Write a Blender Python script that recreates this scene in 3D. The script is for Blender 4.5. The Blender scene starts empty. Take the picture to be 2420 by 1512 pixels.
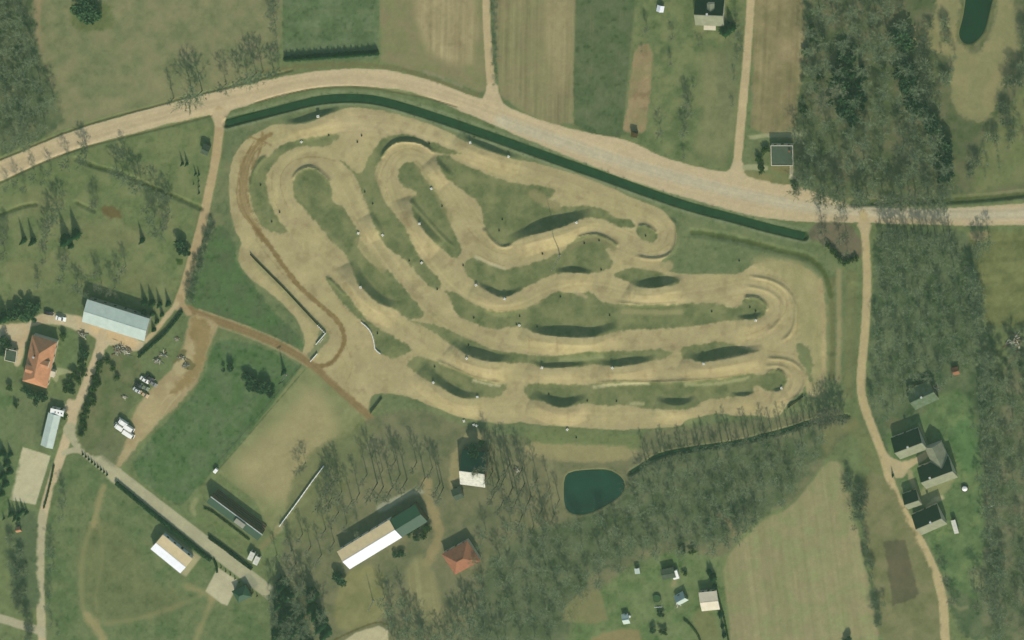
import bpy, math, random
import numpy as np
from mathutils import Matrix, Vector
random.seed(7); NR = np.random.RandomState(7)
C = bpy.context.scene.collection
SC = bpy.context.scene
# ------------------------------------------------------------------ camera / mapping
S = 0.17463                      # metres per map unit (picture is 2420 x 1512 map units)
TILT = math.radians(21.3); DIST = 1500.0
hdir = np.array([0.451, 0.892])
cam = np.array([math.sin(TILT)*hdir[0], math.sin(TILT)*hdir[1], math.cos(TILT)])*DIST
dv = -cam/np.linalg.norm(cam)
north = np.array([0, 1.0, 0])
UV = north-dv*np.dot(dv, north); UV /= np.linalg.norm(UV)
RV = np.cross(dv, UV)
def G(X, Y, z=0.0):
    """map position -> point of the place at height z"""
    P = RV*((X-1210)*S)+UV*((756-Y)*S)
    r = P-cam
    t = (z-cam[2])/r[2]
    p = cam+r*t
    return Vector((p[0], p[1], z))
def proj(x, y, z):
    vx, vy, vz = x-cam[0], y-cam[1], z-cam[2]
    dep = vx*dv[0]+vy*dv[1]+vz*dv[2]
    u = (vx*RV[0]+vy*RV[1]+vz*RV[2])*DIST/dep
    w = (vx*UV[0]+vy*UV[1]+vz*UV[2])*DIST/dep
    return 1210+u/S, 756-w/S
def T(c, r, pts):
    """survey tile coordinates -> map units"""
    return [(c*604.8+x/4.0, r*378+y/4.0) for x, y in pts]
cd = bpy.data.cameras.new('camera'); co = bpy.data.objects.new('camera', cd); C.objects.link(co)
M = Matrix(((RV[0], UV[0], -dv[0], cam[0]), (RV[1], UV[1], -dv[1], cam[1]), (RV[2], UV[2], -dv[2], cam[2]), (0, 0, 0, 1)))
co.matrix_world = M
cd.sensor_fit = 'HORIZONTAL'; cd.angle = 2*math.atan(1210*S/DIST)
cd.clip_start = 1; cd.clip_end = 6000
SC.camera = co
# ------------------------------------------------------------------ light
EL = math.radians(38)
a, b = G(1323, 603), G(1287, 443)
sh = (b-a).normalized()
sundir = Vector((-sh.x*math.cos(EL), -sh.y*math.cos(EL), math.sin(EL)))
sl = bpy.data.lights.new('sun', 'SUN'); sl.energy = 3.6; sl.angle = math.radians(0.6); sl.color = (1.0, 0.95, 0.86)
so = bpy.data.objects.new('sun', sl); C.objects.link(so); so.location = sundir*400
so.rotation_euler = (-sundir).to_track_quat('-Z', 'Y').to_euler()
W = bpy.data.worlds.new('World'); SC.world = W; W.use_nodes = True
nt = W.node_tree; bg = nt.nodes['Background']
sky = nt.nodes.new('ShaderNodeTexSky'); sky.sky_type = 'NISHITA'; sky.sun_disc = False
sky.sun_elevation = EL; sky.sun_rotation = math.atan2(sundir.x, sundir.y)
sky.air_density = 1.0; sky.dust_density = 1.5
nt.links.new(sky.outputs[0], bg.inputs[0]); bg.inputs[1].default_value = 0.13
SC.view_settings.view_transform = 'Standard'; SC.view_settings.look = 'None'
SC.view_settings.exposure = 0.0; SC.view_settings.gamma = 1.0
# ------------------------------------------------------------------ colours and materials
AIR = np.array([.024, .043, .027]); ILL = np.array([.93, .93, .95])   # light scattered by the air; light on level ground
def lin(c):
    c = np.asarray(c, float)/255.0
    return np.where(c <= 0.04045, c/12.92, ((c+0.055)/1.055)**2.4)
def alb(c):
    return np.clip((lin(c)-AIR)/ILL, 0.006, 0.9)
MATS = {}
def mat(name, rgb, rough=0.85, amp=0.25, scale=1.2, spec=0.2, metal=0.0, rand=0.0, wave=None, rgb2=None):
    if name in MATS: return MATS[name]
    m = bpy.data.materials.new(name); m.use_nodes = True; n = m.node_tree; L = n.links
    p = n.nodes['Principled BSDF']
    p.inputs['Roughness'].default_value = rough; p.inputs['Specular IOR Level'].default_value = spec
    p.inputs['Metallic'].default_value = metal
    a_ = alb(rgb); lo = a_*(1-amp); hi = np.clip(a_*(1+amp), 0, .92)
    if rgb2 is not None: lo = alb(rgb2); hi = a_
    tc = n.nodes.new('ShaderNodeTexCoord'); nz = n.nodes.new('ShaderNodeTexNoise')
    nz.inputs['Scale'].default_value = scale; nz.inputs['Detail'].default_value = 5; nz.inputs['Roughness'].default_value = .65
    L.new(tc.outputs['Object'], nz.inputs['Vector'])
    rp = n.nodes.new('ShaderNodeValToRGB')
    rp.color_ramp.elements[0].position = .3; rp.color_ramp.elements[1].position = .7
    rp.color_ramp.elements[0].color = (*lo, 1); rp.color_ramp.elements[1].color = (*hi, 1)
    L.new(nz.outputs['Fac'], rp.inputs['Fac'])
    out = rp.outputs['Color']
    if rand:
        oi = n.nodes.new('ShaderNodeObjectInfo'); mr = n.nodes.new('ShaderNodeMapRange')
        mr.inputs['To Min'].default_value = 1-rand; mr.inputs['To Max'].default_value = 1+rand
        L.new(oi.outputs['Random'], mr.inputs['Value'])
        mx = n.nodes.new('ShaderNodeVectorMath'); mx.operation = 'SCALE'
        L.new(out, mx.inputs[0]); L.new(mr.outputs['Result'], mx.inputs['Scale']); out = mx.outputs['Vector']
    if wave:
        wv = n.nodes.new('ShaderNodeTexWave'); wv.bands_direction = wave[0]; wv.inputs['Scale'].default_value = wave[1]
        wv.inputs['Distortion'].default_value = wave[3] if len(wave) > 3 else .3
        L.new(tc.outputs['Object'], wv.inputs['Vector'])
        mr2 = n.nodes.new('ShaderNodeMapRange'); mr2.inputs['To Min'].default_value = 1-wave[2]; mr2.inputs['To Max'].default_value = 1
        L.new(wv.outputs['Fac'], mr2.inputs['Value'])
        mx2 = n.nodes.new('ShaderNodeVectorMath'); mx2.operation = 'SCALE'
        L.new(out, mx2.inputs[0]); L.new(mr2.outputs['Result'], mx2.inputs['Scale']); out = mx2.outputs['Vector']
        bp = n.nodes.new('ShaderNodeBump'); bp.inputs['Strength'].default_value = .4; bp.inputs['Distance'].default_value = .05
        L.new(wv.outputs['Fac'], bp.inputs['Height']); L.new(bp.outputs['Normal'], p.inputs['Normal'])
    L.new(out, p.inputs['Base Color'])
    MATS[name] = m
    return m
# ------------------------------------------------------------------ object helpers
def npmesh(name, V, F, m=None, smooth=False):
    """V (n,3), F list of index tuples or int array (m,k)"""
    me = bpy.data.meshes.new(name)
    V = np.asarray(V, np.float32)
    if isinstance(F, np.ndarray):
        k = F.shape[1]; n = F.shape[0]
        me.vertices.add(len(V)); me.vertices.foreach_set('co', V.ravel())
        me.loops.add(n*k); me.loops.foreach_set('vertex_index', F.astype(np.int32).ravel())
        me.polygons.add(n); me.polygons.foreach_set('loop_start', np.arange(0, n*k, k, dtype=np.int32))
        me.polygons.foreach_set('loop_total', np.full(n, k, np.int32))
        me.update(calc_edges=True)
    else:
        me.from_pydata([tuple(map(float, v)) for v in V], [], [tuple(f) for f in F]); me.update()
    if m: me.materials.append(m)
    if smooth: me.polygons.foreach_set('use_smooth', np.ones(len(me.polygons), bool))
    return me
def tag(o, label=None, cat=None, group=None, kind=None):
    if label: o['label'] = label
    if cat: o['category'] = cat
    if group: o['group'] = group
    if kind: o['kind'] = kind
    return o
def obj(name, me, parent=None, loc=None):
    o = bpy.data.objects.new(name, me); C.objects.link(o)
    if parent is not None: o.parent = parent
    if loc is not None: o.location = loc
    return o
def empty(name, loc, rz=0, label=None, cat=None, group=None):
    o = bpy.data.objects.new(name, None); C.objects.link(o); o.location = loc; o.rotation_euler = (0, 0, rz)
    o.empty_display_size = .5
    return tag(o, label, cat, group)
def dup(root, loc, rz, sc=None, label=None, group=None, cat=None):
    r = root.copy(); C.objects.link(r); r.location = loc; r.rotation_euler = (0, 0, rz)
    if sc is not None: r.scale = sc
    tag(r, label, cat, group)
    for ch in root.children:
        c = ch.copy(); C.objects.link(c); c.parent = r
        for g in ch.children:
            d = g.copy(); C.objects.link(d); d.parent = c
    return r
class MB:
    """collects polygons"""
    def __init__(s): s.v = []; s.f = []
    def poly(s, pts):
        n = len(s.v); s.v += [tuple(p) for p in pts]; s.f.append(tuple(range(n, n+len(pts))))
    def hexa(s, b, t):
        """bottom ring, top ring (same count, counter clockwise from above)"""
        n = len(s.v); k = len(b)
        s.v += [tuple(p) for p in b]+[tuple(p) for p in t]
        s.f.append(tuple(range(n+k-1, n-1, -1))); s.f.append(tuple(range(n+k, n+2*k)))
        for i in range(k):
            j = (i+1) % k
            s.f.append((n+i, n+j, n+k+j, n+k+i))
    def box(s, x0, x1, y0, y1, z0, z1, taper=0.0):
        q = taper
        s.hexa([(x0, y0, z0), (x1, y0, z0), (x1, y1, z0), (x0, y1, z0)],
               [(x0+q, y0+q, z1), (x1-q, y0+q, z1), (x1-q, y1-q, z1), (x0+q, y1-q, z1)])
    def tube(s, p, q, r0, r1, k=6):
        p, q = Vector(p), Vector(q); d = (q-p)
        if d.length < 1e-6: return
        d.normalize(); u = d.orthogonal().normalized(); w = d.cross(u)
        A = [p+(u*math.cos(2*math.pi*i/k)+w*math.sin(2*math.pi*i/k))*r0 for i in range(k)]
        B = [q+(u*math.cos(2*math.pi*i/k)+w*math.sin(2*math.pi*i/k))*r1 for i in range(k)]
        s.hexa(A, B)
    def build(s, name, m, parent=None, loc=None, smooth=False):
        return obj(name, npmesh(name, s.v, s.f, m, smooth), parent, loc)
# ------------------------------------------------------------------ terrain grid
def axis(lo, hi, st, far, n):
    core = np.arange(lo, hi+st*.5, st)
    g = np.geomspace(st, far, n); g = np.cumsum(g)
    return np.concatenate([lo-g[::-1], core, hi+g])
ax = axis(-233, 233, 0.46, 180, 22); ay = axis(-166, 166, 0.46, 180, 22)
NX, NY = len(ax), len(ay)
GX, GY = [q.ravel() for q in np.meshgrid(ax, ay)]
N = len(GX)
X0, Y0 = proj(GX, GY, np.zeros(N))
H = np.zeros(N)
_tab = {}
def vnoise(x, y, s, seed=0):
    if seed not in _tab: _tab[seed] = np.random.RandomState(seed+11).rand(256, 256)
    t = _tab[seed]
    u, v = x/s+1000.37, y/s+1000.71
    iu, iv = np.floor(u).astype(int), np.floor(v).astype(int)
    fu, fv = u-iu, v-iv
    fu = fu*fu*(3-2*fu); fv = fv*fv*(3-2*fv)
    a, b = iu & 255, (iu+1) & 255; c, d = iv & 255, (iv+1) & 255
    return (t[a, c]*(1-fu)+t[b, c]*fu)*(1-fv)+(t[a, d]*(1-fu)+t[b, d]*fu)*fv
def fbm(x, y, s, seed=0, o=4):
    r = 0; w = 1; q = 0
    for i in range(o):
        r = r+w*vnoise(x, y, s/2**i, seed+i); q += w; w *= .55
    return r/q
def near_line(px, py, P, closed=False):
    """distance to polyline, arc parameter 0..1, signed side (+ = left of travel, picture sense)"""
    P = np.asarray(P, float)
    if closed: P = np.vstack([P, P[:1]])
    seg = np.hypot(*(P[1:]-P[:-1]).T); tot = seg.sum(); acc = 0
    bd = np.full(len(px), 1e9); bs = np.zeros(len(px)); bn = np.zeros(len(px))
    for i in range(len(P)-1):
        x0, y0 = P[i]; dx, dy = P[i+1]-P[i]; l2 = dx*dx+dy*dy+1e-12
        t = np.clip(((px-x0)*dx+(py-y0)*dy)/l2, 0, 1)
        ex, ey = px-(x0+t*dx), py-(y0+t*dy)
        d = np.hypot(ex, ey); k = d < bd
        bd = np.where(k, d, bd); bs = np.where(k, (acc+t*seg[i])/tot, bs)
        bn = np.where(k, np.sign(dy*ex-dx*ey), bn); acc += seg[i]
    return bd, bs, bn
def inside(px, py, P):
    P = np.asarray(P, float); r = np.zeros(len(px), bool); j = len(P)-1
    for i in range(len(P)):
        xi, yi = P[i]; xj, yj = P[j]
        if yi != yj:
            c = ((yi > py) != (yj > py)) & (px < (xj-xi)*(py-yi)/(yj-yi)+xi)
            r ^= c
        j = i
    return r
def smooth_pts(P, closed=False, k=2):
    P = [tuple(p) for p in P]
    for _ in range(k):
        Q = []; n = len(P)
        if not closed: Q.append(P[0])
        for i in range(n if closed else n-1):
            a, b = P[i], P[(i+1) % n]
            Q += [(a[0]*.75+b[0]*.25, a[1]*.75+b[1]*.25), (a[0]*.25+b[0]*.75, a[1]*.25+b[1]*.75)]
        if not closed: Q.append(P[-1])
        P = Q
    return P
def sub(P, pad, X, Y):
    P = np.asarray(P); lo = P.min(0)-pad; hi = P.max(0)+pad
    return np.nonzero((X > lo[0]) & (X < hi[0]) & (Y > lo[1]) & (Y < hi[1]))[0]
M_ = 1/S
# ---- heights
def ditch(P, hw, depth, bank):
    P = smooth_pts(P); i = sub(P, (hw+bank+1)*M_, X0, Y0)
    d, s, n = near_line(X0[i], Y0[i], P); d = d*S
    H[i] = np.minimum(H[i], -depth*np.clip((hw+bank-d)/bank, 0, 1))
def pit(P, depth, bank):
    i = sub(P, 2, X0, Y0); d, s, n = near_line(X0[i], Y0[i], P, True); ins = inside(X0[i], Y0[i], P)
    H[i] = np.where(ins, -depth*np.clip(d*S/bank, 0, 1), H[i])
def ridge(P, h, w=.7):
    P = smooth_pts(P); i = sub(P, w*4*M_, X0, Y0)
    d, s, n = near_line(X0[i], Y0[i], P); d = d*S
    H[i] += h*np.exp(-(d/w)**2)*np.clip(np.minimum(s, 1-s)*12, 0, 1)
JH = np.zeros(N)
def jump(P, h, ws=7.0, left=True):
    """raised take-off table; P is its crest, steep side on the left of travel"""
    h *= 1.1; P = [(x+.35*h*.55, y-1.75*h*.55) for x, y in smooth_pts(P)]
    i = sub(P, 14*M_, X0, Y0)
    d, s, n = near_line(X0[i], Y0[i], P); d = d*S
    if not left: n = -n
    prof = h*np.sin(np.pi*np.clip(s, 0, 1))**.8
    steep = prof*np.clip(1-d/(h*.80), 0, 1)
    flat = prof*np.clip(1-(d-ws*.45)/(ws*.8), 0, 1)
    v = np.where(n > 0, steep, flat)
    JH[i] = np.maximum(JH[i], v)
CANAL = [(535, 291), (604, 273), (692, 250), (750, 236), (800, 231), (855, 231), (905, 238), (990, 263), (1080, 293), (1150, 318), (1210, 339), (1285, 366), (1335, 384), (1435, 419), (1535, 456), (1635, 490), (1735, 515), (1814, 538), (1901, 558)]
ditch(CANAL, 1.0, 1.0, 1.0)
STREAM = [(1490, 1118), (1520, 1098), (1560, 1073), (1650, 1058), (1750, 1045), (1800, 1031), (1850, 1019), (1930, 992), (2004, 984)]
ditch(STREAM, .5, 1.3, 1.0)
EAST_DITCH = [(1636, 549), (1680, 553), (1730, 562), (1800, 580), (1857, 596), (1894, 601), (1922, 615), (1944, 636), (1956, 662), (1963, 700), (1966, 760), (1966, 830)]
ditch(EAST_DITCH, .5, .55, 1.8)
ditch([(2015, 680), (2013, 780), (2008, 900), (2003, 985)], .6, .5, 2.2)
ditch([(2012, 479), (2050, 477), (2140, 473), (2230, 474), (2330, 468), (2440, 455)], .8, 1.0, 1.2)
ROADN = [(-20, 384), (50, 355), (175, 302), (312, 263), (380, 247), (412, 236), (512, 212), (600, 190), (690, 165)]
ditch(ROADN, .15, .45, .5)
ROADS = [(-20, 440), (40, 412), (110, 378), (200, 346), (300, 322), (500, 272)]
ditch(ROADS, .12, .4, .45)
ROADM = [(604, 242), (650, 228), (690, 218), (740, 208), (815, 203), (880, 206), (940, 217), (1010, 230), (1080, 252)]
ditch(ROADM, .1, .35, .45)
ditch([(180, 375), (230, 395), (285, 408), (340, 434), (400, 458), (475, 492)], .5, .7, .9)
ditch([(-20, 515), (50, 487), (85, 482)], .4, .5, .8)
ditch([(180, 478), (205, 490), (222, 498)], .4, .5, .8)
ridge([(790, 1512), (840, 1490), (895, 1468), (920, 1475)], .0)
POND = smooth_pts([(1331, 1130), (1345, 1113), (1400, 1107), (1440, 1108), (1465, 1122), (1478, 1140), (1475, 1163), (1455, 1183), (1420, 1203), (1390, 1216), (1360, 1218), (1337, 1208), (1331, 1180)], True, 1)
POND2 = smooth_pts(T(3, 0, [(1870, -60), (2150, -60), (2125, 40), (2105, 120), (2060, 300), (1990, 385), (1930, 425), (1860, 420), (1812, 370), (1800, 300), (1830, 200), (1850, 100)]), True, 1)
pit(POND, 1.6, 1.4); pit(POND2, 1.6, 1.8)
for P, h in [
    ([(672, 291), (710, 291), (755, 277), (780, 267), (806, 259)], 1.9),
    ([(1085, 316), (1105, 331), (1150, 351), (1205, 371), (1232, 379)], 1.7),
    ([(1024, 371), (1045, 395), (1070, 421)], 1.5),
    ([(966, 466), (978, 505), (1000, 540), (1020, 563), (1044, 582)], 2.6),
    ([(878, 503), (892, 530), (907, 560)], 1.2),
    ([(826, 622), (850, 670), (892, 713), (917, 725), (942, 731)], 3.0),
    ([(1206, 576), (1247, 556), (1297, 543), (1335, 533), (1370, 518), (1404, 512)], 3.5),
    ([(1312, 643), (1360, 642), (1403, 648)], 1.7),
    ([(1490, 669), (1510, 681), (1560, 676), (1585, 671), (1615, 664)], 2.7),
    ([(1120, 670), (1155, 688), (1185, 703), (1210, 697), (1235, 686)], 1.8),
    ([(1238, 774), (1264, 787), (1310, 792), (1360, 795), (1400, 796), (1422, 787), (1465, 775)], 3.0),
    ([(1253, 853), (1277, 867), (1322, 868), (1390, 861)], 1.4),
    ([(1415, 859), (1447, 866), (1485, 862), (1550, 850)], 2.1),
    ([(1618, 840), (1640, 853), (1672, 853), (1710, 846), (1805, 830)], 3.0),
    ([(1256, 934), (1295, 950), (1315, 958), (1342, 960), (1360, 951), (1389, 942)], 2.5),
    ([(1550, 946), (1585, 956), (1622, 955), (1645, 941)], 1.9),
    ([(1726, 932), (1755, 936), (1784, 929)], 1.1),
    ([(1070, 812), (1092, 831), (1125, 844), (1165, 854), (1212, 855)], 2.9),
    ([(1000, 868), (1027, 898), (1067, 928), (1100, 942), (1140, 939)], 2.6),
    ([(1742, 750), (1775, 755), (1804, 741)], 1.3),
    ([(1824, 922), (1838, 925), (1853, 918)], 1.0)]:
    jump(P, h)
H = H+JH
for P, h in [
    (T(1, 1, [(345, 190), (390, 110), (470, 65), (540, 65), (620, 110), (712, 218)]), .9),
    (T(1, 0, [(1180, 1500), (1240, 1400), (1330, 1335), (1450, 1325), (1600, 1360), (1690, 1450)]), 1.5),
    (T(2, 1, [(1170, 903), (1300, 935), (1430, 925), (1520, 870), (1558, 780), (1565, 660), (1540, 580), (1480, 545)]), .9),
    (T(2, 1, [(1190, 625), (1240, 612), (1300, 630), (1372, 690)]), .8),
    (T(2, 1, [(610, 725), (700, 702), (780, 698), (900, 730), (1015, 815)]), 1.0),
    (T(1, 1, [(2150, 640), (2200, 730), (2290, 810), (2350, 825), (2430, 800)]), .9),
    (T(2, 1, [(2195, 1295), (2330, 1295), (2410, 1365), (2415, 1430)]), 1.0),
    (T(3, 2, [(85, 465), (140, 488), (182, 565)]), .9),
    ([(592, 440), (597, 410), (612, 385), (630, 366)], .6),
    (T(1, 2, [(1700, 380), (1900, 460), (2100, 555), (2330, 590)]), .6),
    (T(2, 1, [(1000, 1345), (1300, 1365), (1600, 1350)]), .5),
    (T(2, 2, [(800, 590), (1050, 570), (1350, 590), (1700, 568), (2000, 548), (2200, 505)]), .5),
    (T(3, 2, [(0, 490), (60, 470)]), .4),
    (T(1, 1, [(660, 1100), (740, 1160), (850, 1280)]), .8),
    (T(1, 1, [(1460, 360), (1540, 470), (1740, 700), (1880, 830)]), .8),
    ([(1770, 652), (1830, 662), (1870, 692), (1884, 735), (1874, 785), (1845, 808)], .7), ([(1810, 846), (1862, 848), (1893, 868), (1906, 900), (1892, 930), (1868, 950)], .7),
    ([(1760, 676), (1810, 684), (1842, 705), (1850, 735), (1840, 765), (1810, 785)], .35), ([(1805, 866), (1850, 862), (1874, 885), (1876, 910), (1858, 932)], .35),
    (T(1, 2, [(1080, 885), (1195, 735)]), .3)]:
    ridge(P, h, .65)
H += (fbm(X0, Y0, 60, 3)-.5)*.35
inner = (np.abs(GX) < 233) & (np.abs(GY) < 166)
H = np.where(inner, H, 0)
def gz(x, y):
    i = int(np.clip(np.searchsorted(ax, x), 0, NX-1)); j = int(np.clip(np.searchsorted(ay, y), 0, NY-1))
    return float(H[j*NX+i])
def GG(X, Y):
    p = G(X, Y); p.z = gz(p.x, p.y); return p
# ---- surface (what grows or lies where), looked up at the surface's own position
PX, PY = proj(GX, GY, H)
NZ1 = fbm(PX, PY, 26, 20); NZ2 = fbm(PX, PY, 7, 30, 3); NZ3 = fbm(PX, PY, 120, 40)
COL = np.zeros((N, 3)); COL[:] = (106, 120, 80)
CLS = np.zeros(N, np.int32); CLSN = ['ground']
def newcls(n): CLSN.append(n); return len(CLSN)-1
def paint(P, rgb, soft=2.0, rag=2.0, cls=None, mix=1.0, tex=None, sm=1, var=0.0, rgb2=None):
    if sm: P = smooth_pts(P, True, sm)
    i = sub(P, soft+rag*2+2, PX, PY)
    d, s, n = near_line(PX[i], PY[i], P, True); ins = inside(PX[i], PY[i], P)
    d = np.where(ins, -d, d)+rag*(NZ2[i]-.5)*3+rag*(NZ1[i]-.5)*2.5
    m = np.clip(.5-d/(2*soft), 0, 1); m = m*m*(3-2*m)*mix
    c = np.array(rgb, float)[None, :].repeat(len(i), 0)
    if rgb2 is not None:
        t = np.clip((NZ1[i]-.5)*2.6+.5, 0, 1)[:, None]; c = c*(1-t)+np.array(rgb2, float)*t
    if tex is not None: c = c*tex(PX[i], PY[i])[:, None]
    COL[i] += m[:, None]*(c-COL[i])
    if cls is not None: CLS[i[m > .5*mix]] = cls
def stroke(P, w, rgb, soft=1.5, rag=.8, cls=None, mix=1.0, sm=2, w1=None, broken=0.0):
    if sm: P = smooth_pts(P, False, sm)
    i = sub(P, w+soft+rag*2+2, PX, PY)
    d, s, n = near_line(PX[i], PY[i], P)
    ww = w/2 if w1 is None else (w+(w1-w)*s)/2
    d = d-ww+rag*(NZ2[i]-.5)*3
    m = np.clip(.5-d/(2*soft), 0, 1); m = m*m*(3-2*m)*mix
    if broken: m = m*np.clip((NZ1[i]-.5)*4+1-broken, 0, 1)
    COL[i] += m[:, None]*(np.array(rgb, float)-COL[i])
    if cls is not None: CLS[i[m > .5*mix]] = cls
def furrow(ang, per, amp, seed=0):
    ca, sa = math.cos(ang), math.sin(ang)
    def f(x, y):
        u = x*ca+y*sa; v = -x*sa+y*ca
        q = vnoise(u, v*.02, per, seed+60)+.5*vnoise(u, v*.05, per*.45, seed+61)
        return 1+amp*(q/1.5-.5)*2
    return f
GRASS = (102, 117, 78); SAND = (167, 156, 114)
# broad ground tones
COL += ((NZ3-.5)*26)[:, None]*np.array([1.0, .75, .5])
# --- north side
c = newcls('meadow')
paint([(-200, -150), (672, -150), (668, 140), (600, 188), (400, 236), (170, 298), (-200, 430)], (115, 124, 86), 3, 2, c, rgb2=(128, 128, 92))
paint([(75, -20), (100, -20), (92, 60), (100, 130), (118, 175), (90, 110), (78, 50)], (150, 136, 102), 5, 3, mix=.8)
paint([(140, 290), (250, 262), (380, 222), (420, 190), (350, 190), (330, 215)], (140, 136, 98), 14, 4, mix=.5)
paint([(160, 10), (260, 0), (270, 60), (240, 75), (175, 72)], (98, 112, 70), 8, 4, mix=.8)
c = newcls('field')
paint([(668, -150), (897, -150), (895, 130), (890, 140), (680, 145), (668, 120)], (92, 113, 76), 2, 1, c, rgb2=(100, 116, 82), sm=0)
c = newcls('field')
paint([(897, -150), (1145, -150), (1146, 80), (1150, 215), (1120, 215), (1060, 186), (960, 160), (900, 146)], (133, 129, 94), 4, 3, c, rgb2=(122, 126, 86), sm=0)
paint([(970, -150), (1125, -150), (1128, 150), (1080, 160), (985, 110)], (155, 144, 106), 14, 5, tex=furrow(0.03, 7, .11, 1), mix=.85)
c = newcls('field')
paint([(1160, -150), (1367, -150), (1358, 140), (1355, 290), (1300, 296), (1230, 262), (1180, 222), (1172, 120)], (134, 129, 94), 3, 3, c, tex=furrow(.02, 6, .10, 2), rgb2=(128, 128, 90), sm=0)
paint([(1270, -150), (1352, -150), (1352, 220), (1300, 210)], (152, 143, 104), 12, 5, tex=furrow(.02, 6, .10, 3), mix=.7)
c = newcls('field')
paint([(1366, -150), (1518, -150), (1500, 150), (1478, 300), (1462, 332), (1400, 320), (1357, 290), (1356, 180)], (88, 107, 72), 3, 1.5, c, rgb2=(97, 108, 77), sm=0)
c = newcls('lawn')
paint([(1516, -150), (1772, -150), (1752, 240), (1738, 400), (1640, 392), (1540, 350), (1470, 320)], (98, 116, 76), 3, 2, c, rgb2=(116, 124, 84), sm=0)
paint([(1650, 110), (1745, 130), (1735, 390), (1640, 370), (1660, 270)], (126, 128, 90), 16, 6, mix=.7)
paint([(1690, 150), (1760, 20), (1750, 160), (1730, 290), (1700, 260)], (108, 116, 82), 12, 5, mix=.6)
c = newcls('garden_bed')
paint([(1504, 106), (1543, 104), (1540, 190), (1530, 280), (1526, 312), (1480, 312), (1474, 302), (1484, 230), (1494, 150)], (150, 136, 100), 3, 3, c, rgb2=(132, 128, 90))
c = newcls('field')
paint([(1785, -150), (1908, -150), (1905, 100), (1895, 220), (1880, 330), (1830, 330), (1775, 300)], (122, 120, 84), 4, 3, c, rgb2=(138, 130, 94), tex=furrow(.05, 7, .08, 5), sm=0)
paint([(1830, 90), (1880, 90), (1885, 150), (1840, 140)], (152, 140, 104), 8, 6, mix=.6)
# forest floor
FF = (88, 104, 70); FF2 = (106, 110, 80)
c = newcls('forest_floor')
paint([(1905, -150), (2640, -150), (2640, 480), (2250, 470), (2050, 478), (1990, 478), (1885, 440), (1880, 300), (1898, 150)], FF, 6, 4, c, rgb2=FF2)
paint(T(3, 0, [(1620, -100), (1860, -100), (1760, 350), (1900, 480), (1960, 520), (2080, 400), (2160, 100), (2180, -100), (2330, -100), (2380, 600), (2390, 700), (2240, 800), (2100, 1120), (2000, 1150), (1800, 1100), (1720, 860), (1750, 560), (1600, 480), (1290, 400), (1280, 330), (1420, 200), (1590, 150)]), (143, 139, 98), 6, 6, newcls('clearing'), rgb2=(128, 130, 90))
paint(T(3, 0, [(2419, 800), (2640, 600), (2640, 1700), (2100, 1800), (1900, 1850), (2050, 1300), (2250, 1000)]), (120, 126, 86), 10, 6, rgb2=(104, 116, 76))
paint(T(3, 0, [(950, 50), (1250, 60), (1300, 200), (1150, 270), (1040, 220)]), (112, 112, 80), 10, 8, mix=.8)
paint([(-200, -150), (70, -150), (80, 60), (110, 180), (150, 245), (150, 300), (50, 352), (-200, 430)], (84, 102, 70), 8, 5, newcls('forest_floor'), rgb2=(104, 112, 80))
# right of the farm road
c = newcls('forest_floor')
paint([(2066, 535), (2250, 535), (2300, 560), (2336, 640), (2345, 760), (2345, 900), (2345, 1512), (2280, 1512), (2230, 1400), (2140, 1190), (2080, 1040), (2050, 980), (2050, 820), (2062, 700)], (82, 102, 70), 4, 4, c, rgb2=(100, 112, 80))
c = newcls('field')
paint([(2282, 548), (2640, 536), (2640, 775), (2320, 768), (2318, 690), (2300, 600)], (102, 112, 72), 5, 3, c, rgb2=(116, 122, 80), tex=furrow(1.5, 8, .04, 6), sm=0)
paint([(2320, 800), (2640, 770), (2640, 1700), (2320, 1700)], (84, 102, 70), 6, 4, newcls('forest_floor'), rgb2=(112, 116, 86))
paint([(2285, 545), (2340, 545), (2330, 572), (2300, 570)], (150, 140, 104), 5, 3, mix=.8)
c = newcls('lawn')
paint([(2120, 1000), (2180, 985), (2200, 930), (2290, 920), (2320, 1050), (2330, 1300), (2320, 1420), (2270, 1400), (2225, 1360), (2180, 1260), (2110, 1110), (2090, 1020)], (92, 116, 76), 6, 4, c, rgb2=(104, 122, 80))
paint([(2250, 1000), (2300, 980), (2310, 1080), (2290, 1130), (2255, 1080)], (86, 118, 74), 10, 4, mix=.7)
paint([(2290, 1350), (2330, 1330), (2330, 1380), (2300, 1400)], (134, 132, 98), 10, 6, mix=.6)
paint([(2090, 985), (2130, 990), (2140, 1010), (2110, 1030)], (122, 116, 82), 8, 6, mix=.5)
# track arena grass
ARENA = [(540, 282), (640, 268), (800, 238), (900, 246), (1000, 274), (1200, 345), (1400, 416), (1560, 472), (1740, 526), (1900, 566), (1960, 610), (2010, 640), (2015, 990), (1900, 1000), (1830, 1010), (1600, 1045), (1400, 1050), (1150, 1040), (1000, 985), (880, 985), (735, 870), (440, 735), (440, 690), (480, 560), (520, 400)]
paint(ARENA, (103, 118, 80), 3, 2, 0, rgb2=(112, 122, 84))
paint([(480, 560), (520, 430), (538, 300), (620, 270), (640, 285), (580, 330), (548, 380), (540, 460), (560, 580), (556, 640), (470, 740), (440, 700)], (104, 118, 82), 5, 3, rgb2=(116, 120, 84))
c = newcls('lawn')
paint(T(0, 1, [(2040, 600), (2130, 640), (2230, 800), (2240, 950), (2330, 1100), (2560, 1400), (2870, 1720), (2880, 1790), (2700, 1740), (2000, 1500), (1760, 1400), (1830, 1100)]), (90, 108, 74), 5, 3, c, rgb2=(82, 108, 68))
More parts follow.
